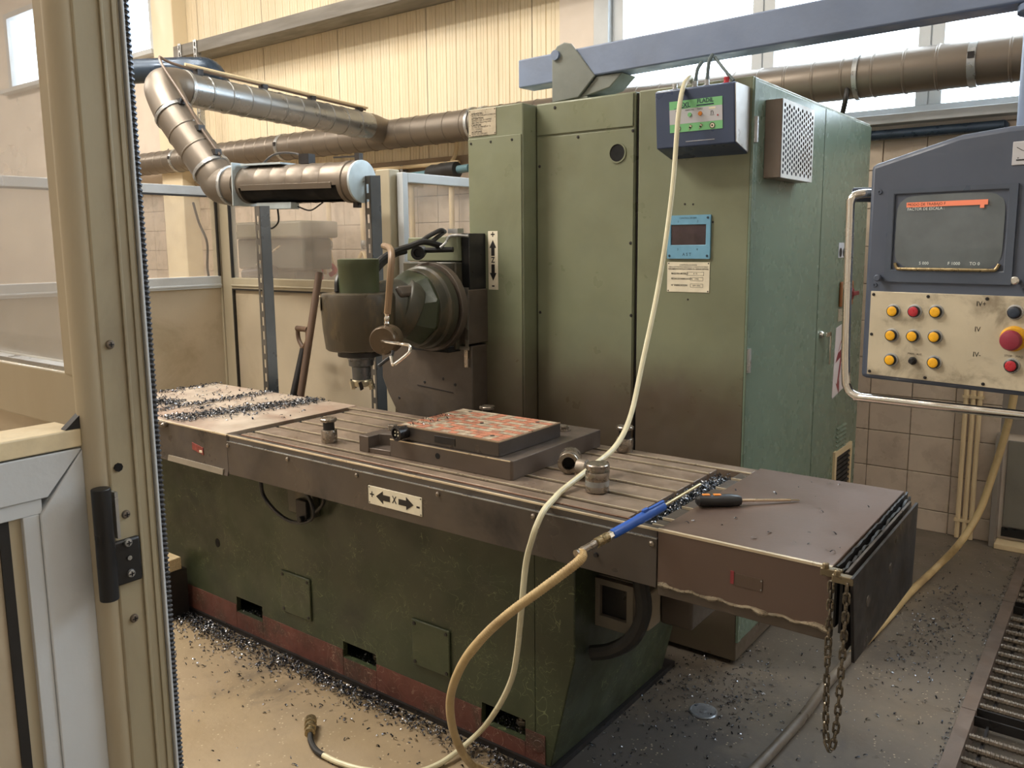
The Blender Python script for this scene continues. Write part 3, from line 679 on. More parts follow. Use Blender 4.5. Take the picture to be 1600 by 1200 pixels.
text('lettering', '+', .038, (-1.966, yq-.0006, .838), (1,0,0), (0,0,1), INK, xp, 'CENTER', True)
text('lettering', '-', .05, (-1.758, yq-.0006, .838), (1,0,0), (0,0,1), INK, xp, 'CENTER', True)
for tip, tail in ((-1.947, -1.883), (-1.778, -1.844)):
    b = NB(); arrow(b, (tip, yq, .837), (tail, yq, .837), .0095, .0215, .032, (0,-1,0)); part('arrow', b, INK, xp)
for x in (-1.979, -1.747):
    for z in (.811, .863):
        b = NB(); lathe(b, [(.0025, 0), (.002, .001)], (x, yq, z), (0,-1,0), 8); part('rivet', b, DARKST, xp)
# left cover (telescopic sheets)
b = NB(); box(b, -3.9, -2.80, TF+.004, TB, TZ-.03, TZ+.002); box(b, -3.9, -2.775, TF-.002, TF+.004, .79, TZ); box(b, -3.9, -3.895, TF, TB, .79, TZ)
lc = part('left_table_cover', b, mat('rusty_pale_cover', (150, 126, 110), .5, .15, var=.1, scale=3, dirt=(188, 176, 160), amt=.85, dscale=1.8, dlo=.4, dhi=.65), MM, bevel=.002)
b = NB(); prism(b, [(TF-.006, TZ-.001), (TF-.006, .79), (TF-.012, .768), (TF-.005, .768), (TF-.002, .79), (TF-.002, TZ-.001)], 'x', -3.9, -2.774); part('apron_sheet', b, SKIRT, lc, 'brown front apron', bevel=.001)
b = NB(); box(b, -3.9, -2.775, TF-.007, TF+.003, TZ-.002, TZ+.003); part('bright_edge', b, EDGE, lc)
b = NB(); prism(b, [(TF-.012, .792), (TF-.016, .770), (TF-.006, .766), (TF-.006, .792)], 'x', -3.19, -2.80); part('lower_lip', b, mat('dusty_lip', (140, 132, 118), .5, .2), lc)
b = NB(); prism(b, [(-3.012, .870), (-2.936, .858), (-2.936, .828), (-3.012, .842)], 'y', TF-.0085, TF-.006); st = part('red_tag', b, mat('faded_red_tag', (140, 66, 60), .5, var=.2, scale=60), lc, 'small red and white sticker')
b = NB(); box(b, -2.962, -2.942, TF-.0092, TF-.0085, .836, .846); part('white_patch', b, PLATE, st)
b = NB(); lathe(b, [(.012, 0), (.012, .02), (.006, .03)], (-3.2, TF+.0, .92), (0,-1,0), 10); obox(b, (-3.22, TF-.015, .925), (.07, .012, .012)); part('latch', b, STEELB, lc)
# right cover box
b = NB(); box(b, -.926, -.497, TF, TB+.01, TZ-.006, TZ+.003); box(b, -.926, -.497, TF-.004, TF+.004, .785, TZ); box(b, -.926, -.497, TB+.004, TB+.01, .785, TZ); box(b, -.926, -.92, TF, TB, .79, TZ-.006)
rc = part('right_table_cover', b, COVER, MM, bevel=.002)
b = NB(); box(b, -.927, -.497, TF-.0055, TF+.004, TZ-.002, TZ+.0042); part('bright_edge', b, EDGE, rc)
b = NB(); box(b, -.926, -.497, TF-.002, TF+.03, .757, .785); part('bottom_flange', b, BROWN, rc, bevel=.003)
b = NB(); P_ = [V((-.922 + .425*i/40, TF-.006+.002*math.sin(i*1.7), .787 + .0025*math.sin(i*.9))) for i in range(41)]
tube(b, P_, .005, 7, 1, radii=lambda t: .003 + .0015*abs(math.sin(t*37)) + (.003 if t < .07 or .3 < t < .36 or .58 < t < .66 or t > .9 else 0)); part('weld_seam', b, mat('dull_weld', (150, 138, 118), .35, .6, var=.2, scale=30), rc, 'bright weld seam')
b = NB(); box(b, -.727, -.6525, TF-.0055, TF-.004, .836, .866); tg = part('tag_plate', b, mat('brown_tag', (92, 76, 64), .5), rc, 'brown tag with red end')
b = NB(); box(b, -.731, -.722, TF-.0062, TF-.004, .838, .870); part('red_strip', b, mat('faded_red', (140, 56, 60), .5), tg)
for z in (.84, .862):
    b = NB(); lathe(b, [(.002, 0), (.002, .001)], (-.655, TF-.0055, z), (0,-1,0), 8); part('rivet', b, GALV, tg)
def wavy(bm, x0, x1, y0, y1, z0, z1, amp, n=40):
    lo = []
    for i in range(n+1):
        y = y0 + (y1-y0)*i/n
        lo.append((y, z1 - amp*(RND.random()**2)))
    prism(bm, [(y0, z0), (y1, z0)] + lo[::-1], 'x', x0, x1)
b = NB(); wavy(b, -.492, -.487, TF+.006, TB+.005, .79, .934, .006); part('rubber_wiper', b, RUBBER, rc)
b = NB(); wavy(b, -.480, -.474, TF+.004, TB-.02, .78, .928, .012); part('rubber_wiper', b, RUBBER, rc)
b = NB(); box(b, -.467, -.46, TF-.01, TB-.08, .74, .932); part('backing_plate', b, SKIRT, rc, bevel=.001)
b = NB(); prism(b, [(1.785, .934), (2.43, .936), (2.415, .70), (1.83, .722)], 'x', -.447, -.44); ep = part('end_plate', b, DARKST, rc, 'black end plate', bevel=.001)
for q in ((2.13, .845), (1.92, .835)):
    b = NB(); lathe(b, [(.014, 0), (.013, .002)], (-.44, q[0], q[1]), (1,0,0), 14); part('plug', b, SKIRT, ep)
for x, y in ((-.487, 1.815), (-.455, 1.79)):
    b = NB(); obox(b, (x-.008, y+.005, .925), (.045, .02, .018)); lathe(b, [(.008, 0), (.008, .012), (.004, .014)], (x-.02, y+.0, .932), (0,0,1), 6); part('chain_lug', b, mat('bright_lug', (128, 116, 92), .4, .6), rc, bevel=.002)
# cable under skirt
b = NB(); tube(b, [(-2.718,1.93,0.732), (-2.703,1.93,0.674), (-2.626,1.93,0.623), (-2.537,1.93,0.602), (-2.449,1.93,0.62), (-2.402,1.93,0.654), (-2.42,1.93,0.713), (-2.469,1.93,0.754)], .008, 8); tube(b, [(-2.408,1.935,0.656), (-2.354,1.935,0.704), (-2.344,1.935,0.75)], .007, 8); part('cable_loop', b, BLACK, MM)
b = NB(); box(b, -2.575, -2.42, 1.945, 1.977, .63, .76); part('switch_box', b, HEADG, MM, bevel=.006)
b = NB(); box(b, -2.50, -2.44, 1.925, 1.945, .625, .70); lathe(b, [(.012, 0), (.012, .02)], (-2.46, 1.925, .63), (0,-1,0), 12); part('limit_switch', b, DARKST, MM, bevel=.003)

# column cover with the Z plate
b = NB(); box(b, -2.392, -2.097, 2.855, 4.2, .02, 2.232)
col = part('column_cover', b, GREEN, MM, bevel=.005)
b = NB(); box(b, -2.389, -2.103, 2.8495, 2.855, .9, 2.106); fp = part('front_sheet', b, GREEN, col, bevel=.002)
for x in (-2.373, -2.263, -2.15):
    b = NB(); lathe(b, [(.006, 0), (.004, .003)], (x, 2.8495, 2.086), (0,-1,0), 8); part('screw', b, DARKST, fp)
zy = 2.8475
b = NB(); box(b, -2.283, -2.230, zy, 2.8495, 1.456, 1.709); zp = part('direction_plate', b, PLATE, col, 'ivory Z axis direction plate', bevel=.001)
text('lettering', 'Z', .034, (-2.2565, zy-.0006, 1.584), (1,0,0), (0,0,1), INK, zp, 'CENTER', True, .9)
text('lettering', '+', .042, (-2.2565, zy-.0006, 1.693), (1,0,0), (0,0,1), INK, zp, 'CENTER', True)
text('lettering', '-', .05, (-2.2565, zy-.0006, 1.476), (1,0,0), (0,0,1), INK, zp, 'CENTER', True)
for tip, tail in ((1.671, 1.603), (1.495, 1.566)):
    b = NB(); arrow(b, (-2.2565, zy, tip), (-2.2565, zy, tail), .009, .0185, .034, (0,-1,0)); part('arrow', b, INK, zp)
b = NB(); box(b, -2.386, -2.236, 2.8525, 2.855, 2.116, 2.228); wp = part('warning_plate', b, PLATEG, col, 'beige four-language warning plate', bevel=.001)
L_ = [('ATENCION', 1), ('NO TOCAR DURANTE LA MARCHA', 0), ('ATTENTION', 1), ('NE PAS OUVRIR LES CARTERS', 0), ('SANS ARRETER LA MACHINE', 0), ('CAUTION', 1), ('DO NOT BE OPENED UP TO', 0), ('FULL STOPPING', 0), ('ACHTUNG', 1), ('NICHT VOR DEM HALT', 0), ('DER MASCHINE OFFNEN', 0)]
z = 2.220
for s, bo in L_:
    z -= .0106 if bo else .0088
    text('lettering', s, .0125 if bo else .0088, (-2.370, 2.8519, z), (1,0,0), (0,0,1), INK, wp, 'LEFT', bool(bo), .95)
for x in (-2.380, -2.242):
    for z in (2.122, 2.222):
        b = NB(); lathe(b, [(.003, 0), (.002, .001)], (x, 2.8525, z), (0,-1,0), 8); part('rivet', b, DARKST, wp)
# rear column and lower apron behind the table
b = NB(); box(b, -2.8, -2.392, 2.95, 4.2, .02, 1.60); part('column', b, BROWN, MM, bevel=.01)
b = NB(); prism(b, [(-2.86, 1.205), (-2.86, 1.03), (-2.825, .955), (-2.74, .83), (-2.56, .6), (-2.30, .5), (-2.30, 1.215)], 'y', 2.745, 2.95)
ap = part('saddle_apron', b, BROWN, MM, bevel=.006)
for q in ((-2.47, 1.055), (-2.585, 1.03), (-2.40, 1.035), (-2.75, .94)):
    b = NB(); lathe(b, [(.008, 0), (.006, .002)], (q[0], 2.745, q[1]), (0,-1,0), 8); part('screw', b, INK, ap)
b = NB(); obox(b, (-2.52, 2.744, 1.005), (.22, .002, .004), ax=(V((1,0,-.07)).normalized(), V((0,1,0)), V((.07,0,1)).normalized())); part('seam', b, INK, ap)
# carriage
b = NB(); box(b, -2.66, -2.345, 2.70, 2.95, 1.20, 1.578); cg = part('carriage', b, HEADG, MM, bevel=.006)
b = NB(); prism(b, [(-2.65, 1.582), (-2.65, 1.63), (-2.64, 1.685), (-2.35, 1.690), (-2.345, 1.582)], 'y', 2.72, 2.95); part('carriage_hood', b, GREEN, cg, bevel=.004)
b = NB(); box(b, -2.345, -2.30, 2.74, 2.95, 1.46, 1.70); part('bellows', b, BLACK, cg, bevel=.003)
b = NB(); box(b, -2.36, -2.292, 2.72, 2.95, 1.225, 1.46); part('guide_block', b, BROWN, cg, bevel=.004)
b = NB(); box(b, -2.372, -2.29, 2.715, 2.72, 1.445, 1.47); box(b, -2.31, -2.295, 2.715, 2.72, 1.21, 1.445); box(b, -2.40, -2.29, 2.715, 2.72, 1.20, 1.215); part('wiper_strip', b, mat('grey_wiper', (110, 106, 98), .4, .3), cg)
b = NB(); box(b, -2.6, -2.36, 2.66, 2.74, 1.19, 1.215); part('dark_slot', b, HOLE, cg)
b = NB(); prism(b, [(-2.335, 1.12), (-2.315, 1.12), (-2.315, 1.2), (-2.335, 1.2)], 'y', 2.735, 2.745); part('gib', b, STEELB, cg)
# universal head
HX, HY = -2.412, 2.2
b = NB(); lathe(b, [(.168, 0), (.176, .01), (.176, .05), (.166, .06), (.16, .1)], (HX, 2.60, 1.39), (0,-1,0), 32); fg = part('swivel_flange', b, HEADG, MM, bevel=.002)
b = NB(); lathe(b, [(.19, 0), (.19, .035)], (HX-.005, 2.64, 1.39), (0,-1,0), 32); part('back_disc', b, BROWN, fg, bevel=.003)
for k in range(8):
    a = k*math.pi/4+.3; b = NB(); hexa(b, (HX+.15*math.cos(a), 2.54, 1.39+.15*math.sin(a)), (0,-1,0), .014, .016); part('bolt', b, DARKST, fg)
b = NB(); lathe(b, [(.158, 0), (.158, .03), (.128, .10), (.10, .13)], (HX, 2.52, 1.395), (0,-1,0), 8, a0=.39); part('octagon_housing', b, mat('dark_green_casting', (58, 66, 48), .4, var=.15, dirt=(48, 48, 42), amt=.5), MM, bevel=.01, smooth=20)
b = NB(); lathe(b, [(.05, -.08), (.118, -.06), (.128, -.03), (.128, .0), (.10, .02)], (HX+.01, 2.41, 1.40), (-.45, -.8, .42), 28); part('swivel_ring', b, HEADG, MM, bevel=.003)
b = NB(); lathe(b, [(.12, -.06), (.12, .04), (.09, .09)], (HX-.005, 2.36, 1.395), (-.05, -1, -.05), 24); part('swivel_body', b, HEADG, MM, bevel=.008)
b = NB(); obox(b, (HX+.075, 2.37, 1.46), (.06, .09, .05), ax=(V((.8, 0, .6)), V((0,1,0)), V((-.6, 0, .8)))); part('clamp_boss', b, BROWN, MM, bevel=.012)
b = NB(); lathe(b, [(.06, 0), (.122, .004), (.130, .01), (.138, .08), (.143, .15), (.144, .205), (.138, .222), (.1, .226)], (HX, HY, 1.248), (0,0,1), 28); hb = part('spindle_housing', b, mat('oily_brown_head', (70, 62, 48), .4, var=.25, scale=5, dirt=(126, 106, 70), amt=.6, dscale=13, bump=.06, stretch=(1, 1, .45), dlo=.52, dhi=.75), MM)
b = NB(); lathe(b, [(.078, 0), (.078, .10), (.0795, .103), (.0795, .128), (.07, .130)], (HX+.008, HY, 1.472), (0,0,1), 28); part('motor_cap', b, mat('green_motor_cap', (78, 86, 60), .42, var=.12, dirt=(60, 60, 48), amt=.4), hb)
b = NB(); lathe(b, [(.05, 0), (.086, .003), (.086, .022), (.06, .024)], (HX, HY, 1.224), (0,0,1), 24); part('nose_flange', b, DARKST, hb, bevel=.001)
b = NB(); lathe(b, [(.036, 0), (.038, .05), (.048, .055), (.05, .08), (.056, .086), (.056, .093)], (HX+.005, HY, 1.134), (0,0,1), 24); part('tool_holder', b, mat('grey_tool_holder', (108, 110, 112), .35, .6, var=.1), hb)
CT = mat('pale_cutter', (210, 200, 170), .35, .6)
b = NB(); lathe(b, [(.03, .008), (.036, .012), (.04, .03), (.036, .036)], (HX+.005, HY, 1.098), (0,0,1), 20); mc = part('milling_cutter', b, CT, hb)
for k in range(6):
    a = k*math.pi/3+.2; c, s = math.cos(a), math.sin(a)
    b = NB(); obox(b, (HX+.005+.041*c, HY+.041*s, 1.113), (.016, .014, .034), ax=(V((c, s, .15)).normalized(), V((-s, c, .5)).normalized(), V((0, -.3, 1)).normalized())); part('cutter_tooth', b, DARKST if k % 2 else CT, mc, bevel=.002)
b = NB(); obox(b, (HX-.092, HY-.112, 1.435), (.078, .004, .054), ax=(V((.772, -.636, 0)), V((.636, .772, 0)), V((0,0,1)))); part('name_plate', b, PLATEG, hb, bevel=.001)
# coolant block with pipes
b = NB(); lathe(b, [(.05, 0), (.052, .01), (.052, .075), (.046, .085)], (-2.16, 2.12, 1.318), (.42, -.9, -.02), 24); cv = part('coolant_manifold', b, mat('oily_brown_turned_steel', (96, 80, 62), .4, .5, var=.15), MM)
b = NB(); cyl(b, (-2.17, 2.13, 1.318), (-2.27, 2.2, 1.318), .025, n=12); part('mount', b, DARKST, cv)
b = NB(); tube(b, [(-2.123, 2.04, 1.318), (-1.993,2,1.32), (-1.954,2,1.318), (-1.945,2,1.31)], .0055, 8, 4); tube(b, [(-1.945,2,1.31), (-1.945,1.99,1.292), (-1.987,1.97,1.256), (-2.002,1.97,1.253), (-2.018,1.98,1.277)], .0055, 8, 4); part('coolant_pipe', b, CHROME, cv)
b = NB(); tube(b, [(-2.079,2.05,1.285), (-2.076,2.04,1.268), (-2.084,2.02,1.254), (-2.1,2,1.235)], .006, 8, 4); part('coolant_nozzle', b, RUBBER, cv)
b = NB(); tube(b, [(-2.146,2.08,1.332), (-2.137,2.08,1.377), (-2.132,2.08,1.416)], .009, 10, radii=lambda t: .009 if int(t*9) % 2 else .0115); part('hose_coupling', b, CHROME, cv)
b = NB(); tube(b, [(-2.132,2.08,1.411), (-2.124,2.08,1.457), (-2.111,2.08,1.548), (-2.122,2.1,1.614), (-2.191,2.16,1.641), (-2.313,2.25,1.65)], .0125, 10); part('coolant_hose', b, mat('tan_coolant_hose', (142, 116, 88), .5, var=.1), cv)
# cables over the head
hc = NB(); tube(hc, [(-2.408,2.28,1.561), (-2.422,2.34,1.598), (-2.429,2.42,1.627), (-2.42,2.5,1.647), (-2.396,2.56,1.665), (-2.404,2.68,1.648)], .013, 8)
tube(hc, [(-2.43,2.3,1.54), (-2.436,2.36,1.579), (-2.443,2.44,1.614), (-2.443,2.5,1.626)], .011, 8); tube(hc, [(-2.412,2.55,1.66), (-2.411,2.6,1.686), (-2.392,2.66,1.713), (-2.42,2.72,1.708)], .01, 8); tube(hc, [(-2.397,2.6,1.659), (-2.397,2.64,1.681), (-2.41,2.7,1.705)], .01, 8)
tube(hc, [(-2.451,2.13,1.477), (-2.46,2.14,1.516), (-2.478,2.17,1.539), (-2.478,2.2,1.55)], .011, 8); part('cable_bundle', hc, RUBBER, MM)
b = NB(); lathe(b, [(.024, -.05), (.024, 0), (.03, .004), (.03, .03), (.018, .03), (.016, .02)], (-2.461,2.6,1.622), (.5, -.85, -.12), 18); cyl(b, (-2.452,2.63,1.63), (-2.339,2.68,1.632), .012, n=10); part('work_lamp', b, BLACK, MM)
b = NB(); box(b, -2.385, -2.33, 2.70, 2.74, 1.70, 1.72); tube(b, [(-2.287,2.72,1.688), (-2.33,2.7,1.691), (-2.36,2.68,1.686), (-2.347,2.64,1.659), (-2.358,2.62,1.64)], .006, 8); part('cable_gland', b, GALV, MM)

# ================================================================ ELECTRICAL CABINET
CB = thing('electrical_cabinet', 'tall green control cabinet with teal side door right of the column', 'cabinet', (-1.6, 3.7, 0))
b = NB(); box(b, -2.095, -1.622, 2.953, 4.4, .02, 2.236); part('column_housing', b, GREEN, CB, bevel=.005)
b = NB(); box(b, -1.608, -1.152, 2.953, 4.54, .02, 2.236); part('cabinet_body', b, GREEN, CB, bevel=.005)
b = NB(); box(b, -2.09, -1.625, 2.947, 2.953, .08, 2.097); p1 = part('front_sheet', b, GREEN, CB, bevel=.002)
b = NB(); box(b, -2.09, -1.63, 2.947, 2.953, 2.105, 2.23); part('top_sheet', b, GREEN, CB, bevel=.002)
b = NB(); box(b, -1.622, -1.608, 2.965, 4.3, .05, 2.23); part('joint_gap', b, DARKST, CB)
for q in ((-1.884,2.947,2.084), (-1.63,2.947,2.087), (-2.077,2.947,1.978), (-2.077,2.947,1.357), (-1.635,2.947,1.652), (-1.998,2.947,2.212), (-1.629,2.947,1.363)):
    b = NB(); lathe(b, [(.007, 0), (.005, .003)], q, (0,-1,0), 8); part('screw', b, DARKST, p1)
b = NB(); lathe(b, [(.040, 0), (.040, .004), (.034, .004), (.034, .001)], (-1.698,2.947,2.007), (0,-1,0), 24, cap1=False); part('hole_rim', b, GREEN, p1)
b = NB(); lathe(b, [(.034, 0), (.034, .0018)], (-1.698,2.947,2.007), (0,-1,0), 24); part('round_hole', b, HOLE, p1)
for q in ((1070, 319), (1083, 319), (1114, 347), (1075, 468), (1132, 547), (1067, 527)):
    pass
for q in ((-1.406,2.953,1.797), (-1.372,2.953,1.795), (-1.291,2.953,1.727), (-1.385,2.953,1.435)):
    b = NB(); lathe(b, [(.004, 0), (.004, .001)], q, (0,-1,0), 8); part('small_hole', b, INK, CB)
# side: door and rear panel
b = NB(); box(b, -1.152, -1.145, 2.985, 3.776, .1, 2.222); sd = part('side_door', b, GREEN2, CB, bevel=.002)
b = NB(); box(b, -1.152, -1.145, 3.786, 4.535, .1, 2.222); sp = part('side_panel', b, GREEN2, CB, bevel=.002)
b = NB(); box(b, -1.153, -1.149, 3.776, 3.786, .1, 2.222); part('door_gap', b, INK, CB)
b = NB(); box(b, -1.153, -1.142, 2.948, 2.98, .1, 2.23); part('corner_strip', b, GREEN2, CB, bevel=.003)
for z in (1.215, 2.05, .4):
    b = NB(); cyl(b, (-1.142, 2.962, z-.045), (-1.142, 2.962, z+.045), .011, n=12); box(b, -1.15, -1.14, 2.962, 2.99, z-.03, z+.02); part('hinge', b, GALV, sd)
b = NB(); lathe(b, [(.018, 0), (.016, .012), (.011, .014), (.011, .03)], (-1.145, 3.84, 1.232), (1,0,0), 14); obox(b, (-1.118, 3.862, 1.232), (.012, .07, .02)); obox(b, (-1.118, 3.892, 1.165), (.012, .018, .15)); part('door_handle', b, CHROME, sp, bevel=.002)
b = NB(); box(b, -1.145, -1.143, 4.06, 4.20, 1.575, 1.645); q = part('sticker', b, LABELW, sp)
for y in (4.09, 4.15): 
    b = NB(); lathe(b, [(.022, 0), (.022, .001)], (-1.143, y, 1.60), (1,0,0), 12); part('symbol', b, INK, q)
b = NB(); box(b, -1.145, -1.13, 4.10, 4.30, 1.34, 1.46); q = part('main_switch', b, mat('orange_brown_switch', (150, 96, 56), .5), sp, bevel=.006)
b = NB(); lathe(b, [(.03, 0), (.027, .02)], (-1.13, 4.22, 1.40), (1,0,0), 16); obox(b, (-1.105, 4.24, 1.40), (.012, .09, .02)); part('switch_knob', b, REDSTK, q, bevel=.003)
b = NB(); box(b, -1.145, -1.142, 4.10, 4.2, 1.27, 1.33); part('label', b, PLATEG, sp)
b = NB(); prism(b, [(4.08, 1.24), (4.3, 1.27), (4.27, .93), (4.06, .90)], 'x', -1.145, -1.143); q = part('warning_sticker', b, PINK, sp, 'white lightning warning sticker')
b = NB(); prism(b, [(4.23, 1.25), (4.09, 1.07), (4.17, 1.09), (4.13, .96), (4.11, .97), (4.17, .91), (4.17, .98), (4.155, .965), (4.21, 1.14), (4.13, 1.115), (4.25, 1.25)], 'x', -1.143, -1.1425); part('lightning', b, REDSTK, q)
for k in range(6):
    b = NB(); obox(b, (-1.143, 4.25, .62+.022*k), (.012, .16, .006), ax=(V((.8,0,-.6)), V((0,1,0)), V((.6,0,.8)))); part('louvre', b, GREEN2, sp)
b = NB(); holed(b, (-1.145, 4.13, .36), (0,1,0), (0,0,1), (1,0,0), .3, .26, [(.03, .27, .03, .23)], .012); vg = part('vent_grille', b, TAN, sp, 'tan framed vent')
b = NB(); box(b, -1.145, -1.143, 4.16, 4.4, .39, .59); part('vent_dark', b, HOLE, vg)
for k in range(8):
    b = NB(); obox(b, (-1.138, 4.28, .402+.025*k), (.012, .24, .004), ax=(V((.7,0,-.7)), V((0,1,0)), V((.7,0,.7)))); part('vent_slat', b, DARKST, vg)
# perforated guard on side door
PX0, PX1, PY0, PY1, PZ0, PZ1 = -1.145, -1.08, 3.06, 3.42, 1.885, 2.165
b = NB(); box(b, PX0, PX1-.002, PY0, PY0+.004, PZ0, PZ1); box(b, PX0, PX1-.002, PY1-.004, PY1, PZ0, PZ1); box(b, PX0, PX1-.002, PY0, PY1, PZ1-.004, PZ1); box(b, PX0, PX1-.002, PY0, PY1, PZ0, PZ0+.004)
pg = part('filter_guard', b, mat('brownish_guard', (150, 134, 122), .45, .2), sd, bevel=.002)
b = NB(); nc, nr = 14, 12; cw = (PY1-PY0-.02)/nc; ch = (PZ1-PZ0-.02)/nr
def cell(bm, y, z, w, h, x):
    hole = [bm.verts.new((x, y+w*.5+w*.37*math.cos(a), z+h*.5+h*.37*math.sin(a))) for a in [math.pi/4*k+math.pi/8 for k in range(8)]]
    o8 = [bm.verts.new((x, y+u*w, z+v*h)) for u, v in ((1,.7), (.7,1), (.3,1), (0,.7), (0,.3), (.3,0), (.7,0), (1,.3))]
    for k in range(8): bm.faces.new((hole[k], hole[(k+1) % 8], o8[(k+1) % 8], o8[k]))
    for k, (u, v) in zip((0, 2, 4, 6), ((1,1), (0,1), (0,0), (1,0))):
        cnr = bm.verts.new((x, y+u*w, z+v*h)); bm.faces.new((o8[k], o8[(k+1) % 8], cnr))
for i in range(nc):
    off = (i % 2)*ch/2
    for j in range(nr if not i % 2 else nr-1): cell(b, PY0+.01+i*cw, PZ0+.01+off+j*ch, cw, ch, PX1)
    if i % 2:
        for zz in (PZ0+.01, PZ1-.01-ch/2):
            v = [b.verts.new((PX1, y, z)) for y, z in ((PY0+.01+i*cw, zz), (PY0+.01+(i+1)*cw, zz), (PY0+.01+(i+1)*cw, zz+ch/2), (PY0+.01+i*cw, zz+ch/2))]; b.faces.new(v)
for y0, y1, z0, z1 in ((PY0, PY1, PZ0, PZ0+.01), (PY0, PY1, PZ1-.01, PZ1), (PY0, PY0+.01, PZ0+.01, PZ1-.01), (PY1-.01, PY1, PZ0+.01, PZ1-.01)):
    v = [b.verts.new((PX1, y, z)) for y, z in ((y0, z0), (y1, z0), (y1, z1), (y0, z1))]; b.faces.new(v)
part('perforated_face', b, mat('white_perforated_steel', (214, 214, 210), .4, .1, var=.03), pg, 'white perforated front', smooth=0)
b = NB(); box(b, PX0, PX0+.02, PY0+.006, PY1-.006, PZ0+.006, PZ1-.006); part('filter_mat', b, mat('dark_filter', (50, 54, 58), .9), pg)
# blue display and data plate
b = NB(); holed(b, (-1.473, 2.945, 1.591), (1,0,0), (0,0,1), (0,1,0), .176, .164, [(.0145, .158, .052, .128)], .008); dp = part('display_frame', b, BLUEF, CB, 'light blue display frame', bevel=.002)
b = NB(); box(b, -1.46, -1.314, 2.9495, 2.953, 1.64, 1.722); part('display_screen', b, SMOKE, dp)
for x in (-1.463, -1.308):
    for z in (1.602, 1.744):
        b = NB(); lathe(b, [(.005, 0), (.004, .002)], (x, 2.945, z), (0,-1,0), 8); part('screw', b, INKB, dp)
text('lettering', 'CONTROL DE EJES', .0085, (-1.388, 2.9444, 1.744), (1,0,0), (0,0,1), INKB, dp, 'CENTER')
for s, x, z in (('1', -1.428, 1.731), ('2', -1.348, 1.731), ('3', -1.428, 1.626), ('4', -1.348, 1.626)): text('lettering', s, .012, (x, 2.9444, z), (1,0,0), (0,0,1), INKB, dp, 'CENTER')
text('lettering', 'A S T', .016, (-1.39, 2.9444, 1.607), (1,0,0), (0,0,1), INKB, dp, 'CENTER')
b = NB(); box(b, -1.474, -1.298, 2.951, 2.953, 1.463, 1.578); dt = part('data_plate', b, PLATE, CB, 'ivory data plate with three boxes', bevel=.001)
for s, z, sz in (('CONSTRUIDA EN ESPAÑA', 1.567, .0075), ('FABRICA DE MAQUINAS HERRAMIENTA Y FUNDICION DE HIERRO', 1.5595, .0066), ('HERRAMIENTAS NICOLAS CORREA, S.A. BURGOS (ESPAÑA)', 1.5515, .0076)):
    text('lettering', s, sz, (-1.386, 2.9504, z), (1,0,0), (0,0,1), INK, dt, 'CENTER', z < 1.555, .83)
for s, z, v, x0, w in (('MAQUINA MODELO', 1.534, 'A 10', -1.391, .07), ('FECHA DE FABRICACION', 1.514, '1990', -1.376, .052), ('Nº FABRICACION', 1.489, '604 1001', -1.376, .052)):
    text('lettering', s, .0095 if z > 1.5 else .0105, (-1.456, 2.9504, z), (1,0,0), (0,0,1), INK, dt, 'LEFT', True, .82)
    text('lettering', v, .0085, (x0+w/2, 2.9504, z), (1,0,0), (0,0,1), INK, dt, 'CENTER')
    b = NB(); holed(b, (x0, 2.9505, z-.0068), (1,0,0), (0,0,1), (0,1,0), w, .0136, [(.0008, w-.0008, .0008, .0128)], .0004); part('box_outline', b, INK, dt)
for x in (-1.468, -1.304):
    for z in (1.468, 1.573):
        b = NB(); lathe(b, [(.0028, 0), (.002, .001)], (x, 2.951, z), (0,-1,0), 8); part('rivet', b, DARKST, dt)
# blue-black box with green label on the cabinet front
BB = thing('mist_extractor_box', 'dark blue box with green label hung on cabinet front', 'control box', (-1.29, 2.89, 1.99))
b = NB(); prism(b, [(2.953, 2.20), (2.83, 2.20), (2.815, 2.195), (2.835, 1.995), (2.953, 1.965)], 'x', -1.468, -1.165); bx = part('casing', b, mat('dark_blue_steel', (62, 76, 104), .4, var=.04), BB, bevel=.004)
b = NB(); prism(b, [(2.95, 2.197), (2.833, 2.197), (2.818, 2.192), (2.838, 1.998), (2.95, 1.97)], 'x', -1.1645, -1.161); part('side_glare', b, mat('pale_side_glare', (214, 214, 212), .35, .3), BB, 'bright side strip with painted glare', bevel=.001)  # pale sheet stands in for glare on the casing side
fr = lambda x, t: (x, 2.8145+.02*(1-t)-.0006, 1.995+.2*t)
uz = (0, -.02, .2)
def quad(x0, x1, t0, t1, m, par, name, lift=.0006):
    b = NB(); A = [V(fr(x, t)) - V((0, lift, 0)) for x, t in ((x0, t0), (x1, t0), (x1, t1), (x0, t1))]; Bk = [p + V((0, lift*.8+.0004, 0)) for p in A]
    va = [b.verts.new(p) for p in A]; vb = [b.verts.new(p) for p in Bk]
    b.faces.new(va); b.faces.new(vb[::-1])
    for i in range(4): b.faces.new((va[i], vb[i], vb[(i+1) % 4], va[(i+1) % 4]))
    return part(name, b, m, par, smooth=0)
lb = quad(-1.411, -1.209, .26, .80, LIGHTG, BB, 'label')
quad(-1.411, -1.209, .40, .655, LABELW, lb, 'label_band', .001)
def pf(x, t): p = fr(x, t); return (p[0], p[1]-.0014, p[2])
text('lettering', 'EXL', .024, pf(-1.349, .715), (1,0,0), uz, INKB, lb, 'CENTER', True)
text('lettering', 'FLADIL', .02, pf(-1.272, .755), (1,0,0), uz, INKB, lb, 'CENTER', True)
quad(-1.305, -1.24, .68, .70, INKB, lb, 'rule', .0014); quad(-1.392, -1.338, .668, .674, INKB, lb, 'rule', .0014)
for x, s in ((-1.376, 'AUTO'), (-1.332, 'MARCHA'), (-1.292, 'PARO')):
    text('lettering', s, .008, pf(x, .625), (1,0,0), uz, INK, lb, 'CENTER')
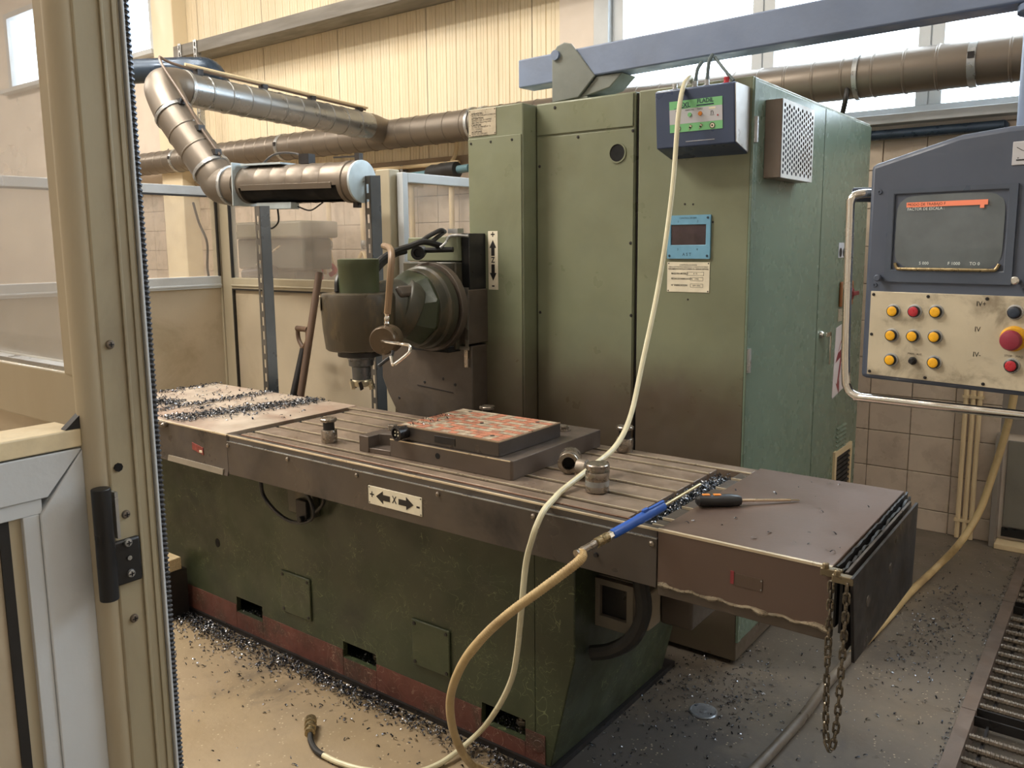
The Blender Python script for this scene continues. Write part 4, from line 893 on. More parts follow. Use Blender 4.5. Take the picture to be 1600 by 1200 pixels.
for x, m in ((-1.332, LIGHTG), (-1.292, ORANGE)):
    b = NB(); lathe(b, [(.008, 0), (.007, .003)], pf(x, .545), (0,-1,-.1), 16); part('lamp', b, m, lb)
quad(-1.259, -1.234, .605, .635, PLATE, lb, 'label_patch', .0014)
text('lettering', 'n', .026, pf(-1.247, .555), (1,0,0), uz, INK, lb, 'CENTER'); text('lettering', 'MAN', .007, pf(-1.247, .50), (1,0,0), uz, INK, lb, 'CENTER')
b = NB(); lathe(b, [(.003, 0), (.003, .001)], pf(-1.226, .49), (0,-1,-.1), 10); part('lamp', b, RED, lb)
for x, k in ((-1.378, 24), (-1.332, 3), (-1.292, 3), (-1.247, 24)):
    b = NB(); lathe(b, [(.0105, 0), (.0105, .0004)], pf(x, .325), (0,-1,-.1), k, a0=-math.pi/2); s = part('safety_sign', b, REDSTK if k == 3 else INK, lb, smooth=0)
    b = NB(); lathe(b, [(.008, 0), (.008, .0003)], (pf(x, .325)[0], pf(x, .325)[1]-.0005, pf(x, .325)[2]), (0,-1,-.1), k, a0=-math.pi/2); part('sign_field', b, PLATE, s, smooth=0)
    b = NB(); lathe(b, [(.0035, 0), (.0035, .0003)], (pf(x, .325)[0], pf(x, .325)[1]-.0009, pf(x, .325)[2]), (0,-1,-.1), 8); part('sign_symbol', b, INK, s, smooth=0)
quad(-1.35, -1.24, .085, .095, LABELW, BB, 'slot_line')
for x in (-1.425, -1.345, -1.30, -1.225):
    b = NB(); lathe(b, [(.013, 0), (.013, .012), (.010, .014), (.010, .03)], (x, 2.89, 2.20), (0,0,1), 12); part('cable_gland', b, GALV if x != -1.225 else RED, BB)
b = NB(); tube(b, [(-1.345, 2.89, 2.22), (-1.34, 2.895, 2.27), (-1.335, 2.92, 2.30)], .007, 8); tube(b, [(-1.30, 2.89, 2.22), (-1.296, 2.895, 2.29), (-1.294, 2.92, 2.32)], .007, 8); tube(b, [(-1.20, 2.89, 2.215), (-1.24, 2.9, 2.26), (-1.285, 2.92, 2.31)], .006, 8); part('cables', b, mat('grey_cable', (96, 110, 112), .5), BB)

# ================================================================ ON THE TABLE
FX = thing('fixture_plate', 'dark steel fixture plate with notched left end lying on the T-slot table', 'plate', (-1.8, 2.2, TZ))
FZ = TZ+.062
b = NB(); prism(b, [(-2.02, 1.965), (-1.50, 1.965), (-1.493, 1.972), (-1.50, 2.50), (-2.02, 2.50)], 'z', TZ+.0005, FZ)
prism(b, [(-2.165, 1.955), (-2.02, 1.965), (-2.02, 2.03), (-2.10, 2.03), (-2.165, 2.02)], 'z', TZ+.0005, TZ+.018)
prism(b, [(-2.165, 1.955), (-2.118, 1.955), (-2.118, 2.01), (-2.02, 2.04), (-2.02, 2.50), (-2.10, 2.50), (-2.165, 2.45)], 'z', TZ+.0005, FZ-.004)
part('body', b, mat('fixture_steel', (98, 88, 80), .45, .4, dirt=(74, 64, 58), amt=.5, bump=.03), FX, bevel=.002)
b = NB(); box(b, -2.02, -1.5, 1.9645, 1.967, FZ-.003, FZ+.0004); part('bright_edge', b, EDGE, FX)
b = NB(); lathe(b, [(.010, 0), (.010, .001)], (-1.80, 1.965, TZ+.034), (0,-1,0), 16); part('side_hole', b, HOLE, FX)
b = NB(); lathe(b, [(.007, 0), (.007, .0008)], (-1.80, 2.01, FZ), (0,0,1), 12); part('top_hole', b, HOLE, FX)
CHK = thing('magnetic_chuck', 'chuck plate with orange and grey checkered top on the fixture plate', 'chuck', (-1.79, 2.16, FZ))
CX0, CX1, CY0, CY1, CZ = -1.995, -1.555, 1.98, 2.325, FZ+.05
b = NB(); box(b, CX0, CX1, CY0, CY1, FZ+.0005, CZ); part('body', b, mat('dark_chuck_side', (76, 70, 66), .4, .4), CHK, bevel=.002)
nx, ny = 12, 12; cw, ch = (CX1-CX0-.012)/nx, (CY1-CY0-.012)/ny
b = NB(); box(b, CX0+.004, CX1-.004, CY0+.004, CY1-.004, CZ, CZ+.0008); part('top_face', b, CHUCKT, CHK)
rr = random.Random(5)
pc = {}
for i in range(nx):
    for j in range(ny):
        k = 'o' if (i//2 + j) % 2 ^ (rr.random() < .22) else 'g'
        x = CX0+.006+(i+.5)*cw; y = CY0+.006+(j+.5)*ch
        if k not in pc:
            b = NB(); box(b, x-cw/2+.0012, x+cw/2-.0012, y-ch/2+.0022, y+ch/2-.0022, CZ+.0006, CZ+.0016); pc[k] = part('pole_piece', b, CU if k == 'o' else GREYC, CHK, smooth=0)
        else: clone(pc[k], (x, y, CZ+.0006), CHK)
b = NB(); box(b, CX0, CX1, CY0-.0005, CY0+.004, CZ-.003, CZ+.001); box(b, CX1-.003, CX1+.0005, CY0, CY1, CZ-.003, CZ+.001); part('bright_edge', b, mat('dull_edge', (176, 156, 132), .4, .5), CHK)
for x, y in ((-1.62, 2.03), (-1.62, 2.28), (-1.93, 2.29), (-1.77, 2.16)):
    b = NB(); lathe(b, [(.008, 0), (.008, .0006)], (x, y, CZ+.0016), (0,0,1), 12); part('screw_hole', b, HOLE, CHK)
b = NB(); box(b, -1.825, -1.735, CY0-.002, CY0, FZ+.012, FZ+.036); part('name_plate', b, DARKST, CHK, bevel=.001)
for x, y in ((-1.582, 2.07), (-1.60, 2.415), (-2.135, 2.09)):
    b = NB(); lathe(b, [(.024, 0), (.024, .004)], (x, y, FZ-.004 if x < -2.1 else FZ), (0,0,1), 20); hexa(b, (x, y, FZ+.004 if x > -2.1 else FZ), (0,0,1), .018, .014); part('clamp_bolt', b, STEELB, FX)
b = NB(); lathe(b, [(.022, 0), (.022, .03), (.026, .034), (.026, .048), (.019, .05), (.018, .042)], (-1.958, CY0+.006, FZ+.03), (-.12, -1, 0), 18); part('socket', b, DARKST, CHK, 'round cable socket')
for dx in (-.007, .007):
    for dz in (-.006, .006):
        b = NB(); lathe(b, [(.003, 0), (.003, .002)], (-1.9635+dx, CY0-.037, FZ+.03+dz), (0,-1,0), 8); part('socket_pin', b, PLATE, CHK)

def jack(x, y, label):
    t = thing('screw_jack', label, 'jack', (x, y, TZ), 'screw jacks on the table')
    bm = NB(); lathe(bm, [(.029, .0005), (.030, .003), (.030, .045), (.028, .048)], (x, y, TZ), (0,0,1), 20); part('body', bm, STEELB, t)
    bm = NB(); lathe(bm, [(.021, .048), (.021, .078)], (x, y, TZ), (0,0,1), 16); part('neck', bm, DARKST, t)
    bm = NB(); lathe(bm, [(.028, .078), (.031, .081), (.031, .088), (.028, .091)], (x, y, TZ), (0,0,1), 20); part('head', bm, STEELB, t)
jack(-2.36, 1.985, 'dark steel screw jack standing alone left of the fixture plate')
jack(-2.02, 2.50-.0, 'screw jack half hidden behind the back edge of checkered chuck')
jack(-1.395, 2.49, 'screw jack at table rear edge, behind the white cord')
t = thing('spacer_cylinder', 'ringed steel spacer cylinder standing in front of the white cord', 'cylinder', (-1.225, 2.025, TZ))
b = NB(); lathe(b, [(.032, .0005), (.035, .003), (.035, .018), (.0345, .019), (.0345, .04), (.035, .041), (.035, .06), (.034, .062)], (-1.225, 2.025, TZ), (0,0,1), 26); part('body', b, STEELB, t)
b = NB(); lathe(b, [(.026, .062), (.026, .068), (.034, .07), (.034, .082), (.031, .085), (.02, .086)], (-1.225, 2.025, TZ), (0,0,1), 26); part('cap', b, STEELB, t)
b = NB(); lathe(b, [(.0352, .0), (.0352, .016)], (-1.225, 2.025, TZ+.02), (0,0,1), 26); part('bright_band', b, GALV, t, 'brighter ground band')
t = thing('steel_sleeve', 'hollow steel sleeve lying on its side next to fixture plate', 'sleeve', (-1.40, 2.15, TZ))
d = V((.45, -.88, 0)).normalized(); o = V((-1.43, 2.20, TZ+.036))
b = NB(); lathe(b, [(.034, 0), (.035, .003), (.035, .05), (.032, .052), (.032, .06), (.035, .062), (.035, .082), (.033, .085), (.021, .085), (.019, .06)], o, d, 26, cap1=False); part('body', b, STEELB, t)
b = NB(); lathe(b, [(.0195, .058), (.010, .0585)], o, d, 20); part('bore', b, HOLE, t)
t = thing('flanged_spindle', 'short flanged steel spindle lying behind the standing spacer', 'spindle', (-1.29, 2.14, TZ))
d = V((.97, .2, 0)).normalized(); o = V((-1.345, 2.105, TZ+.034))
b = NB(); lathe(b, [(.022, 0), (.030, .002), (.030, .03), (.024, .033), (.024, .075)], o, d, 22); part('shank', b, STEELB, t)
b = NB(); lathe(b, [(.024, .075), (.033, .077), (.0335, .09), (.031, .095), (.012, .097)], o, d, 22); part('flange', b, STEELB, t)
# screwdriver on the right cover
t = thing('screwdriver', 'screwdriver with dark grey and orange handle on the right table cover', 'screwdriver', (-.86, 2.08, TZ+.003))
a0 = V((-.922, 2.045, TZ+.0225)); a1 = V((-.715, 2.255, TZ+.0085)); dd = (a1-a0).normalized()
b = NB(); lathe(b, [(.008, 0), (.015, .006), (.0175, .02), (.0165, .045), (.0175, .07), (.0185, .095), (.016, .118), (.012, .128), (.006, .13)], a0, dd, 14); part('handle', b, BLACK, t, 'dark grey handle')
b = NB(); u, w = frame(dd); up = V((0,0,1))
for s in (.018, .05): obox(b, a0 + dd*(s+.01) + up*.0155, (.022, .012, .006), ax=(dd, dd.cross(up).normalized(), dd.cross(up).normalized().cross(dd)))
part('handle_insert', b, ORANGE, t, 'orange grip insert', bevel=.002)
b = NB(); cyl(b, a0+dd*.128, a0+dd*.275, .0042, n=10); obox(b, a0+dd*.287, (.026, .009, .002), ax=(dd, dd.cross(up).normalized(), dd.cross(up).normalized().cross(dd))); part('blade', b, mat('blade_steel', (196, 176, 150), .3, .8), t)
# air gun with hose
AG = thing('air_gun', 'blue air blow gun with tan hose lying across the table edge', 'air gun', (-.97, 1.85, TZ))
g0 = V((-.946, 1.90, .972)); g1 = V((-.986, 1.70, .9435)); gd = (g1-g0).normalized()
b = NB(); lathe(b, [(.009, 0), (.0125, .004), (.0125, .06), (.0135, .065), (.0135, .105), (.0125, .11), (.0125, .2), (.011, .205)], g0, gd, 14); part('body', b, GUNB, AG)
b = NB(); sd_ = gd.cross(V((0,0,1))).normalized(); upg = sd_.cross(gd)
obox(b, g0+gd*.035+upg*.013, (.07, .008, .006), ax=(gd, sd_, upg)); obox(b, g0+gd*.075+upg*.014, (.02, .010, .012), ax=(gd, sd_, upg)); part('trigger', b, GUNB, AG, bevel=.002)
b = NB(); cyl(b, g0, (-0.932,2.09,0.986), .0042, n=10); part('nozzle', b, mat('dull_nozzle_tube', (186, 172, 132), .35, .7), AG)
b = NB(); hexa(b, g0+gd*.204, gd, .0105, .018); part('nut', b, CHROME, AG)
b = NB(); lathe(b, [(.0125, 0), (.0125, .02), (.010, .022), (.0125, .024), (.0125, .04), (.009, .042)], g0+gd*.222, gd, 14); part('coupling', b, BRASS, AG)
b = NB(); q0 = g0+gd*.262; tube(b, [q0, q0+gd*.03, q0+gd*.07], .0095, 10, 4, radii=lambda t: .0085+.0025*abs(math.sin(t*14))); part('hose_clip', b, STEELB, AG)
hp = [g0+gd*.315, (-1.001,1.575,0.913), (-1.07,1.53,0.845), (-1.144,1.5,0.777), (-1.212,1.485,0.706), (-1.271,1.48,0.631), (-1.324,1.49,0.541), (-1.368,1.52,0.449), (-1.404,1.57,0.338), (-1.443,1.65,0.214), (-1.50, 1.76, .09), (-1.51, 1.83, .03), (-1.45, 1.86, .014), (-1.36, 1.80, .014), (-1.3, 1.7, .014)]
b = NB(); tube(b, hp, .0115, 12, 8); part('hose', b, TANH, AG, 'tan ribbed rubber hose')
b = NB(); sp_ = spline(hp[:6], 14)
for a_, c_ in zip(sp_[2:], sp_[3:]): lathe(b, [(.0112, 0), (.0123, .0015), (.0112, .003)], a_, c_-a_, 10, False, False)
part('hose_ribs', b, TANH, AG, kind='stuff')
# ivory cable from the cabinet top to the floor
CD = thing('ivory_cable', 'ivory cable hanging from cabinet top over the table to the floor', 'cable', (-1.3, 2.0, 0))
b = NB(); tube(b, [(-1.39, 2.955, 2.245), (-1.371,2.9,2.248), (-1.357,2.82,2.204), (-1.346,2.76,2.096), (-1.335,2.7,1.828), (-1.328,2.6,1.519), (-1.321,2.47,1.245), (-1.302,2.36,1.089), (-1.299,2.26,1.009), (-1.301,2.12,0.972), (-1.295,1.95,0.942), (-1.275,1.875,0.938), (-1.244,1.78,0.935), (-1.243,1.745,0.904), (-1.251,1.735,0.869), (-1.277,1.74,0.789), (-1.286,1.73,0.662), (-1.318,1.75,0.512), (-1.364,1.78,0.397), (-1.452,1.82,0.256), (-1.62, 1.93, .06), (-1.66, 1.80, .014), (-1.71, 1.70, .012), (-1.833, 1.629, .012), (-1.926, 1.605, .012), (-1.999, 1.601, .012)], .0088, 10, 8); part('sheath', b, WHITEH, CD)
b = NB(); tube(b, [(-1.999, 1.601, .012), (-2.04, 1.605, .012), (-2.085, 1.622, .016), (-2.115, 1.644, .024)], .0098, 10, 6); part('strain_relief', b, RUBBER, CD)
b = NB(); o = V((-2.112, 1.640, .025)); d = V((-.075, .066, 0)).normalized()
lathe(b, [(.012, 0), (.018, .003), (.018, .018), (.0155, .02), (.0155, .026), (.02, .028), (.02, .045), (.0165, .047), (.0165, .055), (.021, .057), (.021, .085), (.019, .088)], o, d, 18); part('connector', b, BRASS, CD, 'round metal connector')
b = NB(); lathe(b, [(.017, 0), (.017, .002)], o+d*.088, d, 16); part('connector_face', b, BLACK, CD)
# thick floor hose
FH = [(-.86, 2.1, .017), (-.842, 2.354, .017), (-.829, 2.517, .017), (-.816, 2.734, .017), (-.814, 2.986, .017), (-.801, 3.277, .017), (-.768, 3.702, .017), (-.748, 4.041, .019), (-.70, 4.414, .035), (-.608, 4.45, .174), (-.548, 4.55, .316), (-.51, 4.6, .491), (-.471, 4.62, .703), (-.445, 4.62, .913), (-.445, 4.65, 1.144), (-.44, 4.85, 1.35), (-.44, 5.08, 1.4)]
hs = thing('floor_hose', 'thick tan hose running from the wall along the floor behind the chain', 'hose', (-.75, 3.5, 0))
b = NB(); tube(b, FH[:6], .017, 12); part('hose_run', b, mat('soiled_dark_hose', (104, 94, 82), .4, dirt=(150, 140, 124), amt=.4, dscale=9), hs, 'darker soiled run of hose')
b = NB(); tube(b, FH[5:], .017, 12); part('hose_run', b, TANH, hs)
# chain
CH = thing('hanging_chain', 'dark steel chain hanging as a loop from the right table cover', 'chain', (-.475, 1.8, .5))
def link_mesh():
    bm = NB(); pts = []
    L2, r = .0080, .0055
    for k in range(8): a = -math.pi/2 + math.pi*k/7; pts.append(V((r*math.cos(a+math.pi/2), 0, L2 + r*math.sin(a+math.pi/2))))
    for k in range(8): a = math.pi/2 + math.pi*k/7; pts.append(V((r*math.cos(a+math.pi/2), 0, -L2 + r*math.sin(a+math.pi/2))))
    n = len(pts); rings = []
    for i, p in enumerate(pts):
        tg = (pts[(i+1) % n]-pts[i-1]).normalized(); u = V((0,1,0)); w = tg.cross(u)
        rings.append([bm.verts.new(p + (u*math.cos(2*math.pi*j/6)+w*math.sin(2*math.pi*j/6))*.0029) for j in range(6)])
    for i in range(n):
        for j in range(6): bm.faces.new((rings[i][j], rings[i][(j+1) % 6], rings[(i+1) % n][(j+1) % 6], rings[(i+1) % n][j]))
    return bm
pth = [V((-.490, 1.802, .918)), V((-.4895, 1.80, .80)), V((-.489, 1.80, .68)), V((-.4855, 1.80, .56)), V((-.478, 1.80, .522)), V((-.468, 1.798, .535)), V((-.462, 1.797, .60)), V((-.4575, 1.793, .72)), V((-.453, 1.787, .84)), V((-.452, 1.784, .915))]
sp_ = spline(pth, 60); step = .0212; acc = 0; L0 = None; k = 0
CHM = mat('dark_chain_steel', (118, 110, 96), .3, .8, var=.2, scale=60)
for a_, c_ in zip(sp_, sp_[1:]):
    acc += (c_-a_).length
    if acc >= step:
        acc = 0; dv = (c_-a_).normalized()
        if L0 is None:
            L0 = part('link', link_mesh(), CHM, CH); o = L0
        else:
            o = L0.copy(); COL.objects.link(o); o.parent = CH
        qz = V((0,0,1)).rotation_difference(dv).to_matrix().to_4x4() @ Matrix.Rotation(math.pi/2*(k % 2)+.35, 4, 'Z')
        o.rotation_euler = qz.to_euler()
        off = qz.to_3x3() @ V((0, 0, .0164))
        o.location = a_ - WL[CH.name] - off; k += 1
# floor disc
b = NB(); lathe(b, [(.012, .004), (.03, .003), (.046, .006), (.05, .003), (.05, .0005), (.012, .0005)], (-1.119, 2.584, 0), (0,0,1), 28, cap0=False, cap1=False); lathe(b, [(.012, .0005), (.012, .004), (.008, .005)], (-1.119, 2.584, 0), (0,0,1), 16)
solo('metal_disc', 'thin round steel disc lying on the dark floor', 'disc', b, mat('dull_disc', (150, 156, 162), .3, .6))

# ================================================================ EXTRACTION ARM
EA = thing('extraction_arm', 'jointed galvanised extraction duct with flat round end cap behind the head', 'duct', (-3.8, 2.9, 1.9))
r = .1
A1, A0 = V((-4.90, 4.74, 2.57)), V((-4.747,2.979,2.609)); E2 = V((-4.718,2.812,2.611)); B0 = V((-4.548,2.778,2.411)); B1 = V((-4.275,2.824,2.086)); E1 = V((-4.204,2.837,2.001)); H0 = V((-4.015,2.851,1.989)); H1 = V((-3.206,2.941,1.973)); CP = V((-3.163,2.962,1.975))
b = NB(); pipe(b, A0, A0+(A1-A0)*.93, r, .15); part('duct_section', b, mat('clean_galvanised_duct', (148, 150, 150), .30, .8, var=.02, scale=2, bump=0, rvar=.06), EA)
b = NB(); q = A0+(A1-A0)*.93; tube(b, [q, q+(A1-q)*.5, A1+V((.0, .06, -.02)), A1+V((.02, .14, -.03))], r, 24, 5); part('branch_elbow', b, GALVB, EA)
b = NB(); tube(b, [A0, E2+(A0-E2)*.45, E2+(B0-E2)*.2, B0], r+.008, 24, 6); part('upper_elbow', b, GALVB, EA)
b = NB(); pipe(b, B0, B1, r+.006, .14); part('duct_section', b, GALVB, EA)
b = NB(); tube(b, [B1, B1+(B1-B0).normalized()*.05, E1, H0-(H1-H0).normalized()*.06, H0], r+.005, 24, 6); part('lower_elbow', b, GALVB, EA)
for p_, d_ in ((A0, A1-A0), (B0, B1-B0), (B1, B1-B0), (H0-(H1-H0).normalized()*.09, H1-H0)):
    b = NB(); lathe(b, [(r, -.012), (r+.013, -.01), (r+.013, .01), (r, .012)], p_, d_, 28); part('band', b, GALV, EA)
# slotted hood
hd = (H1-H0).normalized(); HL = (H1-H0).length
hu, hw = frame(hd)                                            # hu sideways, hw vertical
def ang(vec): return math.atan2(V(vec).dot(hw), V(vec).dot(hu))
toward = V((.45, -.85, 0)); toward = (toward - hd*toward.dot(hd)).normalized()
up_ = V((0,0,1)); a_t = ang(toward); a_d = ang(-up_)
da = (a_d - a_t + math.pi) % (2*math.pi) - math.pi; sg = 1 if da > 0 else -1
s0, s1 = a_t + sg*math.radians(12), a_t + sg*math.radians(82)
def hood(bm, rr, h0, h1, full):
    pr = []; n = max(1, round((h1-h0)/.11))
    for i in range(n+1):
        h = h0+(h1-h0)*i/n
        pr += [(rr, h)] if i in (0, n) or not full else [(rr, h-.006), (rr+.003, h), (rr, h+.006)]
    return pr
b = NB(); o0, o1 = (s1, s0+2*math.pi) if sg > 0 else (s0, s1+2*math.pi)
lathe(b, hood(b, r, .06, HL-.05, True), H0, hd, 28, a0=o0, a1=o1); lathe(b, hood(b, r-.004, .06, HL-.05, False), H0, hd, 28, a0=o0, a1=o1); part('hood', b, GALVB, EA, 'hood open along its underside')
b = NB(); lathe(b, [(r, 0), (r, .06)], H0, hd, 28); part('hood_neck', b, GALVB, EA)
b = NB(); lathe(b, [(r, HL-.05), (r+.006, HL-.045), (r+.006, HL-.02), (r, HL-.015), (r, HL+.0), (r+.004, HL+.003), (r+.004, HL+.04)], H0, hd, 28); part('hood_collar', b, GALVB, EA)
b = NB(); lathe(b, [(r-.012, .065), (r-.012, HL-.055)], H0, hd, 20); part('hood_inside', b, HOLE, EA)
b = NB(); c_ = H0 + (hu*math.cos(s0)+hw*math.sin(s0))*(r+.002); nrm = (hu*math.cos(s0)+hw*math.sin(s0)); tg = hd.cross(nrm)
obox(b, c_+hd*(HL*.5)-tg*0, (HL-.16, .03, .004), ax=(hd, tg, nrm)); part('slot_lip', b, GALVB, EA, bevel=.001)
b = NB(); lathe(b, [(r+.006, 0), (r+.006, .012), (r-.01, .014)], H0+hd*(HL+.03), hd, 32); part('end_cap', b, GALVL, EA, 'pale flat end cap')
b = NB(); lathe(b, [(.006, 0), (.004, .006)], H0+hd*(HL+.044)+hw*0, hd, 10); part('cap_rivet', b, GALV, EA)
fw = H0 + hd*.03
b = NB(); obox(b, fw, (.008, .225, .23), ax=(hd, hu, hw)); part('square_flange', b, GALVL, EA, bevel=.002)
b = NB(); obox(b, fw+hd*.17+up_*.105, (.30, .13, .01), ax=(hd, hu, hw)); part('top_channel', b, GALVL, EA)
b = NB(); obox(b, fw+hd*.24-up_*.115+toward*.02, (.26, .06, .035), ax=(hd, hu, hw)); part('bottom_box', b, GALVL, EA, bevel=.002)
b = NB(); tube(b, [fw+hd*.12-up_*.12+toward*.03, fw+hd*.13-up_*.2+toward*.03, fw+hd*.19-up_*.235+toward*.03, fw+hd*.25-up_*.2+toward*.03, fw+hd*.25-up_*.13+toward*.03], .005, 8); tube(b, [fw+hd*.37-up_*.12, fw+hd*.46-up_*.14, fw+hd*.55-up_*.10], .004, 8); part('cable_loop', b, BLACK, EA)
b = NB(); tube(b, [fw+hd*.10+up_*.10, fw+hd*.22+up_*.16, fw+hd*.38+up_*.155, fw+hd*.46+up_*.11], .006, 8); obox(b, fw+hd*.45+up_*.125, (.07, .05, .05), ax=(hd, hu, hw)); part('top_cable', b, DARKST, EA)
b = NB(); obox(b, H1+up_*.125-hd*.06, (.17, .012, .008), ax=(hd, hu, hw)); obox(b, H1+up_*.12+hd*.02, (.03, .03, .04), ax=(hd, hu, hw)); obox(b, H1-up_*.115+hd*.0, (.03, .03, .03), ax=(hd, hu, hw)); part('cap_clips', b, DARKST, EA)
# cable strip running on top of the ducts
def off(p, d, k): 
    d = V(d).normalized(); s = up_ - d*up_.dot(d); return V(p) + s.normalized()*k
cs = [off(A0+(A1-A0)*.92, A1-A0, r+.02), off(A0+(A1-A0)*.5, A1-A0, r+.025), off(A0, A1-A0, r+.03), E2+up_*(r+.045), off(B0, B1-B0, r+.04)+toward*.02, off(B0+(B1-B0)*.5, B1-B0, r+.02)+toward*.02, off(B1, B1-B0, r+.02)+toward*.02]
b = NB(); tube(b, cs, .008, 8, 5); part('cable', b, mat('brown_cable', (110, 92, 78), .5), EA)
b = NB(); tube(b, [p + V((.02, .0, .012)) for p in cs[:3]], .009, 8, 5); part('cable', b, TAN, EA)
for s in (.06, .35, .6, .88):
    b = NB(); p_ = off(A0+(A1-A0)*s, A1-A0, r+.016); obox(b, p_, (.05, .04, .035)); part('cable_clip', b, DARKST, EA)
for s in (.02, .5, .93):
    b = NB(); p_ = off(B0+(B1-B0)*s, B1-B0, r+.012)+toward*.02; obox(b, p_, (.04, .04, .03)); part('cable_clip', b, DARKST, EA)
# slotted posts
def slotted(x, y, z1, label):
    t = thing('slotted_post', label, 'post', (x, y, 0), 'slotted angle posts under the hood')
    n = int((z1-.05)/.075)
    bm = NB(); holed(bm, (x, y, 0), (1,0,0), (0,0,1), (0,1,0), .045, z1, [(.013, .030, .04+.075*i, .084+.075*i) for i in range(n)], .003); part('slotted_flange', bm, mat('dull_slotted_steel', (104, 100, 94), .45, .5), t)
    bm = NB(); prism(bm, [(x+.042, y), (x+.045, y), (x+.085, y+.03), (x+.083, y+.033)], 'z', 0, z1); part('plain_flange', bm, mat('blued_slotted_steel', (96, 104, 112), .4, .6), t)
slotted(-3.70, 2.68, 1.86, 'left slotted steel post, holding the hood near its square flange')
slotted(-3.17, 2.96, 2.00, 'right slotted steel post, behind the end cap and milling head')
# shovel and handle leaning on the partition
def lean(p0, p1, r0, r1): 
    bm = NB(); cyl(bm, p0, p1, r0, r1, 12); return bm
t = thing('shovel', 'shovel with D-shaped grip leaning behind the table', 'shovel', (-3.78, 2.98, 0))
s0_, s1_ = V((-3.80, 2.78, .3)), V((-3.82,3.05,1.067)); 
b = lean(s0_, s1_, .022, .02); part('shaft', b, DARKST, t)
gx = (s1_-s0_).normalized(); 
b = NB(); tube(b, [s1_, s1_+V((-.05, .01, .05)), s1_+V((-.055, .01, .105)), s1_+V((-.045, .01, .115))], .013, 8); tube(b, [s1_, s1_+V((.05, -.01, .05)), s1_+V((.055, -.01, .105)), s1_+V((.045, -.01, .115))], .013, 8); cyl(b, s1_+V((-.06, .01, .115)), s1_+V((.06, -.01, .115)), .016, n=10); part('grip', b, HANDLE, t)
b = NB(); prism(b, [(-3.93, .0), (-3.67, 0), (-3.67, .25), (-3.76, .33), (-3.84, .33), (-3.93, .25)], 'y', 2.765, 2.775); part('blade', b, GALVB, t, bevel=.003)
t = thing('wooden_handle', 'plain brown wooden handle leaning next to the D-grip shovel', 'handle', (-3.7, 2.98, 0))
b = lean((-3.60, 2.63, .0), (-3.712,3.1,1.503), .02, .021); part('shaft', b, HANDLE, t)

# ================================================================ BOOM AND CONSOLE
SA = thing('swivel_boom', 'long blue-grey box-section boom pivoting on top of the cabinet', 'boom', (-1.98, 3.04, 2.236))
br = NB(); pl = [(-2.03, 2.237), (-2.03, 2.43), (-2.005, 2.462), (-1.97, 2.472), (-1.935, 2.462), (-1.90, 2.42), (-1.82, 2.322), (-1.90, 2.245)]
prism(br, pl, 'y', 2.972, 2.982); prism(br, pl, 'y', 3.10, 3.11); box(br, -2.03, -1.86, 2.982, 3.10, 2.237, 2.25); prism(br, [(-1.90, 2.245), (-1.82, 2.322), (-1.70, 2.322), (-1.76, 2.27)], 'y', 2.985, 3.10)
part('pivot_bracket', br, mat('grey_green_bracket', (122, 128, 122), .45), SA, bevel=.004)
b = NB(); lathe(b, [(.02, 0), (.02, .012)], (-2.008, 2.972, 2.425), (0,-1,0), 18); cyl(b, (-2.008, 2.985, 2.425), (-2.008, 3.12, 2.425), .018, n=12); part('pivot_pin', b, BOOM, SA)
ad = V((1, -.07, 0)).normalized(); an = V((.07, 1, 0)).normalized()
b = NB(); a_s, a_e = V((-2.225, 3.057, 2.383)), V((-.12, 2.91, 2.383)); obox(b, (a_s+a_e)/2, ((a_e-a_s).length, .105, .118), ax=(ad, an, V((0,0,1)))); part('arm_beam', b, BOOM, SA, bevel=.006)
b = NB(); cyl(b, (-.255, 2.92, 1.60), (-.255, 2.92, 2.33), .075, n=24); part('drop_tube', b, BOOM, SA)
b = NB(); lathe(b, [(.095, 0), (.095, .02)], (-.255, 2.92, 2.30), (0,0,1), 24); part('tube_flange', b, BOOM, SA, bevel=.002)

c0 = (-.29014744, 2.4296355, 0); rz = math.atan2(-.21, .978)
CO = thing('control_console', 'slate hanging control console with small screen, coloured buttons and tubular guard rail', 'control console', (c0[0], c0[1], 1.57831432), rotz=rz)
# local frame: x along the front, y away from the viewer, z up
b = NB(); prism(b, [(-.348, -.32), (-.348, .283), (-.114, .343), (0, .352), (.36, .352), (.36, -.32)], 'y', .002, .30)
part('housing', b, CONS, CO, bevel=.014)
b = NB(); box(b, .0, .12, .30, .46, .05, .3); part('rear_mount', b, CONS, CO, bevel=.004)
b = NB(); holed(b, (-.29, -.004, -.04), (1,0,0), (0,0,1), (0,1,0), .323, .252, [(.018, .302, .034, .238)], .008); bz = part('screen_bezel', b, mat('slate_bezel', (78, 88, 104), .4), CO, bevel=.003)
b = NB(); box(b, -.274, .014, .004, .007, -.01, .202); part('screen_recess', b, BLACK, bz)
b = NB(); pts = []
n_ = 12
for i in range(n_+1):
    row = []
    for j in range(n_+1):
        u_ = -1+2*i/n_; v_ = -1+2*j/n_
        k_ = (abs(u_)**6+abs(v_)**6); sx_ = 1/(max(1, k_**(1/6)) if k_ else 1)
        row.append(b.verts.new((-.13+.136*u_*sx_, .0025-.006*(1-(u_*u_+v_*v_)/2), .096+.098*v_*sx_)))
    pts.append(row)
for i in range(n_):
    for j in range(n_): b.faces.new((pts[i][j], pts[i+1][j], pts[i+1][j+1], pts[i][j+1]))
scn = part('screen', b, SCREEN, bz, 'curved dim grey screen', smooth=80)
